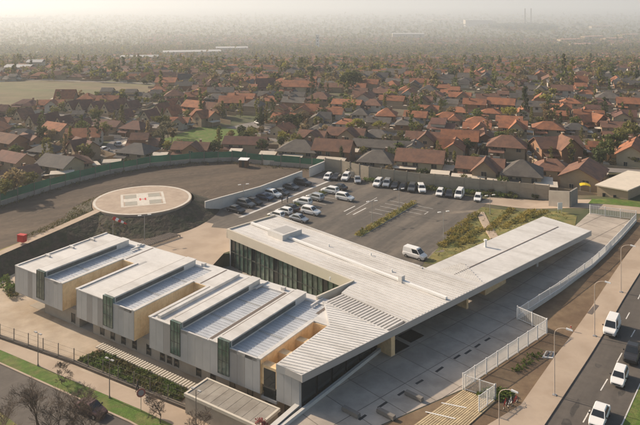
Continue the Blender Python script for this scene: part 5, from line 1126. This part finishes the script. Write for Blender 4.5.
for kd in CW:
    for v in range(3):
        sz, ne, sp, th = CW[kd]; cc = crown_centers(kd, 11 * v + len(kd)); V = leaf_quads(cc, sz, ne, sp, 5 + v)
        cm = quads_mesh('crown', V, LEAF['green'])
        b = MB(); g = np.random.default_rng(v); top = {'round': 3.6, 'cone': 7.5, 'column': 8, 'poplar': 7.5, 'bush': 1.0, 'spread': 4.4}[kd]
        b.tube((0, 0, -.3), (0, 0, th), .16, .12, m_bark, 6); b.tube((0, 0, th), (.1, .05, top), .12, .04, m_bark, 5)
        for c in cc[::5]: b.tube((0, 0, min(th, c[2] * .6)), tuple(c), .06, .015, m_bark, 4)
        TREES_M[kd, v] = (cm, b.mesh('trunk'))
TREES = []
TN = dict(round='broadleaf_tree', cone='conifer', column='cypress', poplar='poplar', bush='shrub', spread='spreading_tree')
def tree(kd, leaf, x, y, s, label=None, z=None, sz=None):
    cm, tm = TREES_M[kd, int(rng.integers(3))]; t = new_obj(TN[kd], None, None, (x, y, gz(x, y) if z is None else z), rng.random() * 6.28, (s, s, s * (sz or 1)))
    o = new_obj('crown', cm, t); set_m(o, 0, LEAF[leaf]); new_obj('trunk', tm, t); TREES.append(dict(o=t, x=x, y=y, kind=kd, leaf=leaf, s=s, label=label)); return t
TDESC = dict(round='broadleaf tree', cone='conifer', column='slim cypress', poplar='upright poplar', bush='shrub', spread='spreading tree')
for (px_, py_, kd, lf, s) in ((509, 120, 'spread', 'lime', 1.0), (525, 116, 'cone', 'dark', 1.5), (564, 81, 'column', 'dark', 1.9), (572, 84, 'poplar', 'lime', 1.6), (600, 86, 'poplar', 'lime', 1.3), (348, 90, 'round', 'dark', 1.9), (355, 86, 'round', 'dark', 1.8), (312, 92, 'cone', 'dark', 1.4), (98, 141, 'column', 'dark', 1.2),
        (606, 158, 'round', 'green', 1.2), (613, 152, 'round', 'green', 1.3), (622, 146, 'round', 'olive', 1.3), (632, 139, 'round', 'olive', 1.3), (600, 164, 'round', 'dark', 1.1), (571, 160, 'poplar', 'olive', .8), (14, 192, 'round', 'tan', 1.25), (4, 197, 'round', 'olive', 1.0), (24, 189, 'bush', 'olive', 1.4), (28, 186, 'round', 'olive', .9),
        (215, 152, 'round', 'dark', .9), (262, 150, 'round', 'dark', .9), (150, 157, 'bush', 'dark', 1.5), (130, 162, 'bush', 'dark', 1.4), (172, 138, 'round', 'tan', .9), (160, 141, 'spread', 'grey', .8), (168, 133, 'spread', 'grey', .9), (398, 152, 'round', 'green', .8), (362, 145, 'round', 'dark', .8), (405, 148, 'round', 'dark', .9)):
    p = at(px_, py_ + 2, 1.0); tree(kd, lf, p.x, p.y, s)
for k in range(15):      # foot of the concrete wall
    x = 352 + k * 12.5 + rng.normal() * 3; y = 178 + (x - 352) * .127
    p = at(x, y - 2.0 if k % 3 else y - 3.5); tree('bush' if k % 3 else 'round', ['green', 'olive', 'dark', 'tan'][k % 4], p.x, p.y, .55 + .35 * rng.random())
kk = ['round', 'round', 'spread', 'cone', 'poplar', 'bush', 'round', 'column', 'bush', 'round']; ll = ['olive', 'dark', 'green', 'grey', 'tan', 'olive', 'lime', 'lime', 'dark', 'tan']
far_t = []
def try_tree(x, y):
    p = (x, y)
    if inside(p, site) or inside(p, MEADOW) or inside(p, LAWN) or inside(p, strp): return
    if near_house(x, y, 4.8) if y < 480 else False: return
    kd = kk[int(rng.integers(10))]; lf = ll[int(rng.integers(10))]
    if y > 300 and kd in ('cone', 'column') and rng.random() < .75: kd = ('round', 'spread')[int(rng.integers(2))]
    if y > 330 and lf == 'dark' and rng.random() < .6: lf = ('olive', 'grey', 'tan')[int(rng.integers(3))]
    s = (.52 + .48 * rng.random()) * (1 if kd != 'bush' else 1.3)
    if lf == 'lime' and rng.random() < .5: lf = 'olive'
    if y > 330: s *= 1.0 + .5 * rng.random()
    if len(TREES) < 298: tree(kd, lf, x, y, s)
    else: far_t.append((x, y, s, kd, lf))
yy = 188.0
while yy < 7500:                         # from near to far, thinner rows with distance
    sp = 4.8 if yy < 330 else 5.4 if yy < 560 else 7.0 if yy < 1250 else 6.0 if yy < 1700 else 10 + (yy - 1700) * .007
    for _ in range(int((.97 * yy + 40) / sp)): try_tree((rng.random() - .5) * (.99 * yy + 40), yy + rng.random() * sp * 2)
    yy += 11.5 if yy < 330 else 11 if yy < 700 else 16 if yy < 1700 else 34 + (yy - 1700) * .045
for p in [atg(x, y) for x, y in zip(np.linspace(500, 552, 130), 28 + 2.0 * np.sin(np.linspace(0, 40, 130)))]: far_t.append((p.x, p.y + rng.normal() * 120, 3.0, 'bush', 'dark'))
by_house = {}
for t in TREES:
    h = min(HOUSES, key=lambda h: (h['x'] - t['x']) ** 2 + (h['y'] - t['y']) ** 2); by_house.setdefault((h['tagname'], t['kind'], t['leaf']), []).append(t)
for (hn, kd, lf), L in by_house.items():
    L.sort(key=lambda t: t['x'] / t['y'])
    for i, t in enumerate(L):
        pre = '' if len(L) == 1 else ordw(i + 1) + ' '
        tag(t['o'], '%s%s %s by the %s' % (pre, {'olive': 'olive', 'dark': 'dark green', 'green': 'green', 'grey': 'grey green', 'tan': 'tan autumn', 'lime': 'bright lime'}[lf], TDESC[kd], hn), 'shrub' if kd == 'bush' else 'tree', 'trees among the houses')
# far trees as one mass of leaf faces
VV = []; MI = []; names = list(LEAF)
protoV = {}
for kd in CW:
    for v in range(2):
        cc = np.array(crown_centers(kd, 50 + v)); sel = cc[:: max(1, len(cc) // 16)]; protoV[kd, v] = leaf_quads(sel, .55, 3, CW[kd][2] * 1.1, 9 + v); protoV[kd, v + 2] = leaf_quads(sel[::2], .8, 2, CW[kd][2] * 1.2, 19 + v); protoV[kd, v + 4] = leaf_quads(sel[::2], 1.0, 1, CW[kd][2] * 1.3, 29 + v)
for (x, y, s, kd, lf) in far_t:
    P = protoV[kd, int(rng.integers(2)) + (0 if y < 700 else 2 if y < 1700 else 4)]; a = rng.random() * 6.28; c_, s_ = math.cos(a), math.sin(a); f = s * (1 if y < 1000 else 1 + (y - 1000) / 1500)
    VV.append(np.stack([(P[:, 0] * c_ - P[:, 1] * s_) * f + x, (P[:, 0] * s_ + P[:, 1] * c_) * f + y, P[:, 2] * f * .92 + gz(x, y)], 1)); MI.append(np.full(len(P) // 4, names.index(lf)))
tag(new_obj('distant_trees', quads_mesh('distant_trees', np.concatenate(VV), [LEAF[k] for k in names], np.concatenate(MI))), 'hazy far-off mass of mixed trees among the distant houses', 'trees', kind='stuff')
# planting: shrub mass in the bed, hedge rows, island planting, grass tufts
def scatter(name, polys, n, size, h, m, zf, label, seed, per=10, spread=.45, heightvar=.6):
    g = np.random.default_rng(seed); C = []
    for poly in polys:
        xs = [p[0] for p in poly]; ys = [p[1] for p in poly]; k = 0
        while k < n:
            x, y = min(xs) + g.random() * (max(xs) - min(xs)), min(ys) + g.random() * (max(ys) - min(ys))
            if inside((x, y), poly): C.append((x, y, zf(x, y) + h * (1 - heightvar * g.random()))); k += 1
    o = new_obj(name, quads_mesh(name, leaf_quads(C, size, per, spread, seed), m)); return tag(o, label, 'plants', kind='stuff')
BED = FP((79, 361), (97, 354), (105, 354.5), (189, 394), (180, 402), (150, 392.5))
scatter('shrubbery', [BED], 900, .12, .36, m_shrub, lambda x, y: -2.5, 'tangled green and brown shrubs filling the planting bed', 3, 13, .42)
def band_poly(p, q, wd): t = (q - p).normalized(); n = Vector((-t.y, t.x, 0)) * wd; return [tuple((p - n)[:2]), tuple((q - n)[:2]), tuple((q + n)[:2]), tuple((p + n)[:2])]
rows = [((440, 248), (470, 226)), ((456, 247), (481, 229)), ((468, 244), (474, 240)), ((487, 232), (512, 210)), ((503, 229), (533, 211)), ((517, 224), (546, 211.5)), ((448, 236), (477, 214))]
for k, (a, c) in enumerate(rows):
    pa, pc = atg(*a), atg(*c); o = scatter('hedge', [band_poly(pa, pc, .8)], int((pc - pa).length * 13), .09, .55, m_hedge, gz, None, 20 + k, 10, .32); o['kind'] = 'thing'; o['label'] = 'dry yellow green hedge strip on the planted slope, %s of seven in a row' % ordw(k + 1); o['category'] = 'hedge'; o['group'] = 'hedge strips on the slope'
SLOPE = pg((428, 262), (447, 241), (477, 213), (483, 208.5), (558, 212), (572, 217), (540, 236), (470, 264))
scatter('grass', [SLOPE], 420, .08, .18, mat('slope_grass', (.10, .11, .032), .9, .35, .8, col2=(.19, .15, .06), mscale=.3, trans=.3), gz, 'rough green and straw coloured grass between the hedge strips', 41, 6, .4)
for k, (p, q, d) in enumerate(((I2a, I2b, 'long low yellow green planting on the open island of the car park'), (I1a, I1b, 'low green planting on the island between the parked white cars'))):
    o = scatter('island_planting', [band_poly(p, q, .7)], 190, .10, .5, m_hedge if k == 0 else m_shrub, lambda x, y: .1, d, 60 + k, 10, .4)
scatter('weeds', [pp((360, 179.2), (369, 180.5), (420, 187.5), (480, 193.5), (520, 197.5), (520, 199.5), (480, 196), (420, 190), (366, 182))], 330, .14, .8, m_shrub, gz, 'overgrown weeds along the foot of the concrete wall', 71, 10, .5)
scatter('weeds', [[tuple(p[:2]) for p in (at(0, 289, ZL), at(3, 275, ZL), at(14, 288, ZL), at(24, 296, ZL), at(10, 300, ZL))]], 60, .14, .9, m_shrub, lambda x, y: -2.5, 'green bush and weeds under the corner of the first wing', 73, 14, .5)
scatter('weeds', [pg((478, 396), (486, 390), (508, 392), (516, 398), (500, 402))], 90, .12, .4, mat('weed_green', (.11, .15, .03), .9, .3, .8, trans=.3), gz, 'bright green weeds at the corner of the soil strip', 74, 10, .4)
scatter('weeds', [pg((520, 372), (535, 362), (545, 352), (530, 356), (512, 372))], 40, .10, .3, mat('weed_green', (.11, .15, .03), .9, .3), gz, 'thin line of weeds across the soil strip', 75, 8, .4)
m_weed2 = mat('dry_weeds', (.15, .125, .05), .95, .35, .8, col2=(.075, .08, .03), mscale=.4, trans=.3)
scatter('weeds', [[tuple(p[:2]) for p in (ST[2][0], ST[2][1], ST[3][1], ST[4][1], ST[5][1], ST[5][0], ST[4][0], ST[3][0])]], 260, .09, .25, m_weed2, lambda x, y: max(0, min(2.6, (x + 66) * .13)), 'straw coloured weeds on the sunlit side of the ramp bank', 81, 7, .4)
MR = [[(HP.x + r * math.cos(a), HP.y + r * math.sin(a)) for r, a in [(11.6, R_(q)) for q in range(100, 271, 10)] + [(17.0, R_(q)) for q in range(270, 99, -10)]]]
scatter('weeds', MR, 260, .09, .2, m_weed2, lambda x, y: max(0, 2.55 - (math.hypot(x - HP.x, y - HP.y) - 11.5) * .46), 'dry weeds on the left flank of the landing pad mound', 82, 7, .4)
scatter('weeds', [[(p.x, p.y) for p in GF[1:]] + [(p.x * .985, p.y * .982) for p in GF[1:][::-1]]], 260, .10, .3, m_weed2, lambda x, y: 0, 'scattered weeds along the field side of the green fence', 83, 7, .5)
# flowering shrub by the plant room
p = at(262, 424, -.2); t = thing('flowering_shrub', 'pink flowering shrub beside the plant room at the bottom edge', 'shrub', (p.x - .2, p.y - .3, -2.5)); new_obj('crown', quads_mesh('crown', leaf_quads([(x * .8, y * .8, 2.0 + z * .9) for x, y, z in np.random.default_rng(4).normal(size=(26, 3)) * .55], .12, 16, .5, 8), mat('pink_leaves', (.24, .075, .075), .8, .4, 1.5, trans=.3)), t); one('trunk', lambda b: b.tube((0, 0, 0), (0, 0, 1.8), .07, .04, m_bark, 6), t)
# bare trees at the bottom left
def bare_tree(p, h, seed, label):
    g = random.Random(seed); t = thing('bare_tree', label, 'tree', p, 0, 'leafless trees in front'); tb = MB(); cb = MB()
    def grow(a, d, L, r, lev):
        b_ = a + d * L; tgt = tb if lev < 2 else cb; tgt.tube(a, b_, r, r * .68, m_bark if lev < 2 else m_twig, 6 if lev < 2 else 3)
        if lev >= 7: return
        for k in range(3 if lev < 5 else 2 + (g.random() < .5)):
            nd = (d + Vector((g.gauss(0, .55), g.gauss(0, .55), g.gauss(.12, .3)))).normalized(); grow(a.lerp(b_, .55 + .45 * g.random()), nd, L * (.62 + .22 * g.random()), max(.011, r * .6), lev + 1)
    grow(Vector((0, 0, -.2)), Vector((g.gauss(0, .08), g.gauss(0, .08), 1)).normalized(), h * .34, h * .017, 0)
    tb.build('trunk', t); o = cb.build('twigs', t); o['kind'] = 'stuff'
bare_tree(at(38, 448, -2.5), 8.0, 3, 'tall leafless tree at the bottom left corner'); bare_tree(at(72, 441, -2.5), 6.8, 8, 'leafless tree in front of the red car'); bare_tree(at(12, 462, -2.5), 8.5, 5, 'leafless tree cut off by the left edge'); bare_tree(at(56, 452, -2.5), 7.5, 13, 'bushy leafless tree between two taller ones at the bottom left'); bare_tree(at(92, 446, -2.5), 5.6, 17, 'low leafless tree nearest the maroon car')
bare_tree(at(160, 424, -2.5), 4.0, 21, 'small leafless sapling beside the round sign'); bare_tree(at(205, 440, -2.5), 4.4, 33, 'small leafless sapling in front of the plant room'); bare_tree(at(62, 384, -2.5), 3.0, 35, 'young leafless sapling on the grass between the lamps')

# ------------------------------------------------------------------ far landmarks
def shed(px_, py_, w_, d, h, rot, m, label, mr=m_fascia, name='warehouse'):
    p = atg(px_, py_); f_ = p.y / (FPX * HC / (py_ - HOR)); w_, d, h = w_ * f_, d * f_, h * f_; t = thing(name, label, 'warehouse', p, R_(rot)); one('wall', lambda b: b.box(-w_/2, w_/2, -d/2, d/2, -.2, h, m), t)
    one('roof', lambda b: (slab(b, [(-w_/2-.5, -d/2-.5, h), (w_/2+.5, -d/2-.5, h), (w_/2+.5, 0, h+1.6), (-w_/2-.5, 0, h+1.6)], .2, mr), slab(b, [(w_/2+.5, d/2+.5, h), (-w_/2-.5, d/2+.5, h), (-w_/2-.5, 0, h+1.6), (w_/2+.5, 0, h+1.6)], .2, mr)), t)
    for k in range(3): one('door', lambda b: b.box(-w_*.3 + k*w_*.28, -w_*.3 + k*w_*.28 + 3, -d/2 - .08, -d/2 - .001, 0, 3, m_dark), t)
for a in ((192, 56, 44, 16, 4, 12, WALL['white'], 'long pale shed beyond the estate at the left centre'), (140, 61, 26, 12, 3.5, 8, WALL['white'], 'pale shed left of the long one beyond the meadow'), (232, 52, 26, 14, 4, 6, WALL['white'], 'white roofed shed right of the long one'), (20, 73, 16, 9, 4, -5, WALL['white'], 'small white shed at the far edge of the meadow'), (36, 71, 9, 8, 6, 5, WALL['white'], 'white gabled farmhouse at the far edge of the meadow'),
          (408, 38, 34, 16, 5, -4, WALL['white'], 'pale shed in the hazy middle distance'), (478, 26, 40, 16, 9, 0, WALL['white'], 'pale block left of the dark tree clump on the horizon'), (20, 22, 60, 20, 8, 0, WALL['white'], 'faint pale shed in the haze at upper left')): shed(*a)
for k, (px_, py_, w_) in enumerate(((570, 42, 50), (592, 39, 44), (612, 41, 40), (628, 37, 40), (580, 47, 36), (440, 21, 60), (600, 28, 60))):
    shed(px_, py_, w_ * .55, 7, 3.0, 18, WALL['cream'], 'pinkish tiled apartment row, %s of seven on the far right' % ordw(k + 1), mat('far_pink_tiles', (.46, .27, .20), .9, .1), 'apartment_row')
p = atg(317.5, 50); t = thing('water_tower', 'slim white tower rising above the distant trees', 'tower', p); t.scale = [p.y / 640] * 3; one('shaft', lambda b: b.box(-1.5, 1.5, -1.3, 1.3, -1, 13.6, m_white), t); one('parapet', lambda b: b.box(-1.7, 1.7, -1.5, 1.5, 13.6, 14.6, m_white), t)
for q in range(4): one('window', lambda b: b.box(-.5, .5, -1.36, -1.3, 2 + q * 3, 3.2 + q * 3, m_hwin), t)
for k, x in enumerate((525, 531)):
    p = atg(x, 25); t = thing('chimney_stack', 'tall thin chimney stack on the hazy horizon, %s of two' % ('left' if k == 0 else 'right'), 'chimney', p); one('shaft', lambda b: b.tube((0, 0, 0), (0, 0, 112), 5.4, 3.8, m_slot, 14), t); one('cap', lambda b: b.tube((0, 0, 112), (0, 0, 115), 4.6, 4.6, m_slot, 14), t)

# ------------------------------------------------------------------ haze: one closed box of pale air round everything
hb = MB(); hb.box(-8400, 8400, -2800, 15400, -296, 58, m_white); hz = hb.build('haze'); tag(hz, kind='stuff')
hm = bpy.data.materials.new('haze_air'); hm.use_nodes = True; n = hm.node_tree.nodes; n.clear(); ho = n.new('ShaderNodeOutputMaterial'); pv = n.new('ShaderNodeVolumePrincipled')
pv.inputs['Color'].default_value = (0.84, 0.90, 0.98, 1); pv.inputs['Density'].default_value = HAZE_DENSITY; pv.inputs['Anisotropy'].default_value = 0.32
hm.node_tree.links.new(pv.outputs[0], ho.inputs['Volume'])
try: hm.cycles.homogeneous_volume = True
except Exception: pass
hz.data.materials.clear(); hz.data.materials.append(hm)
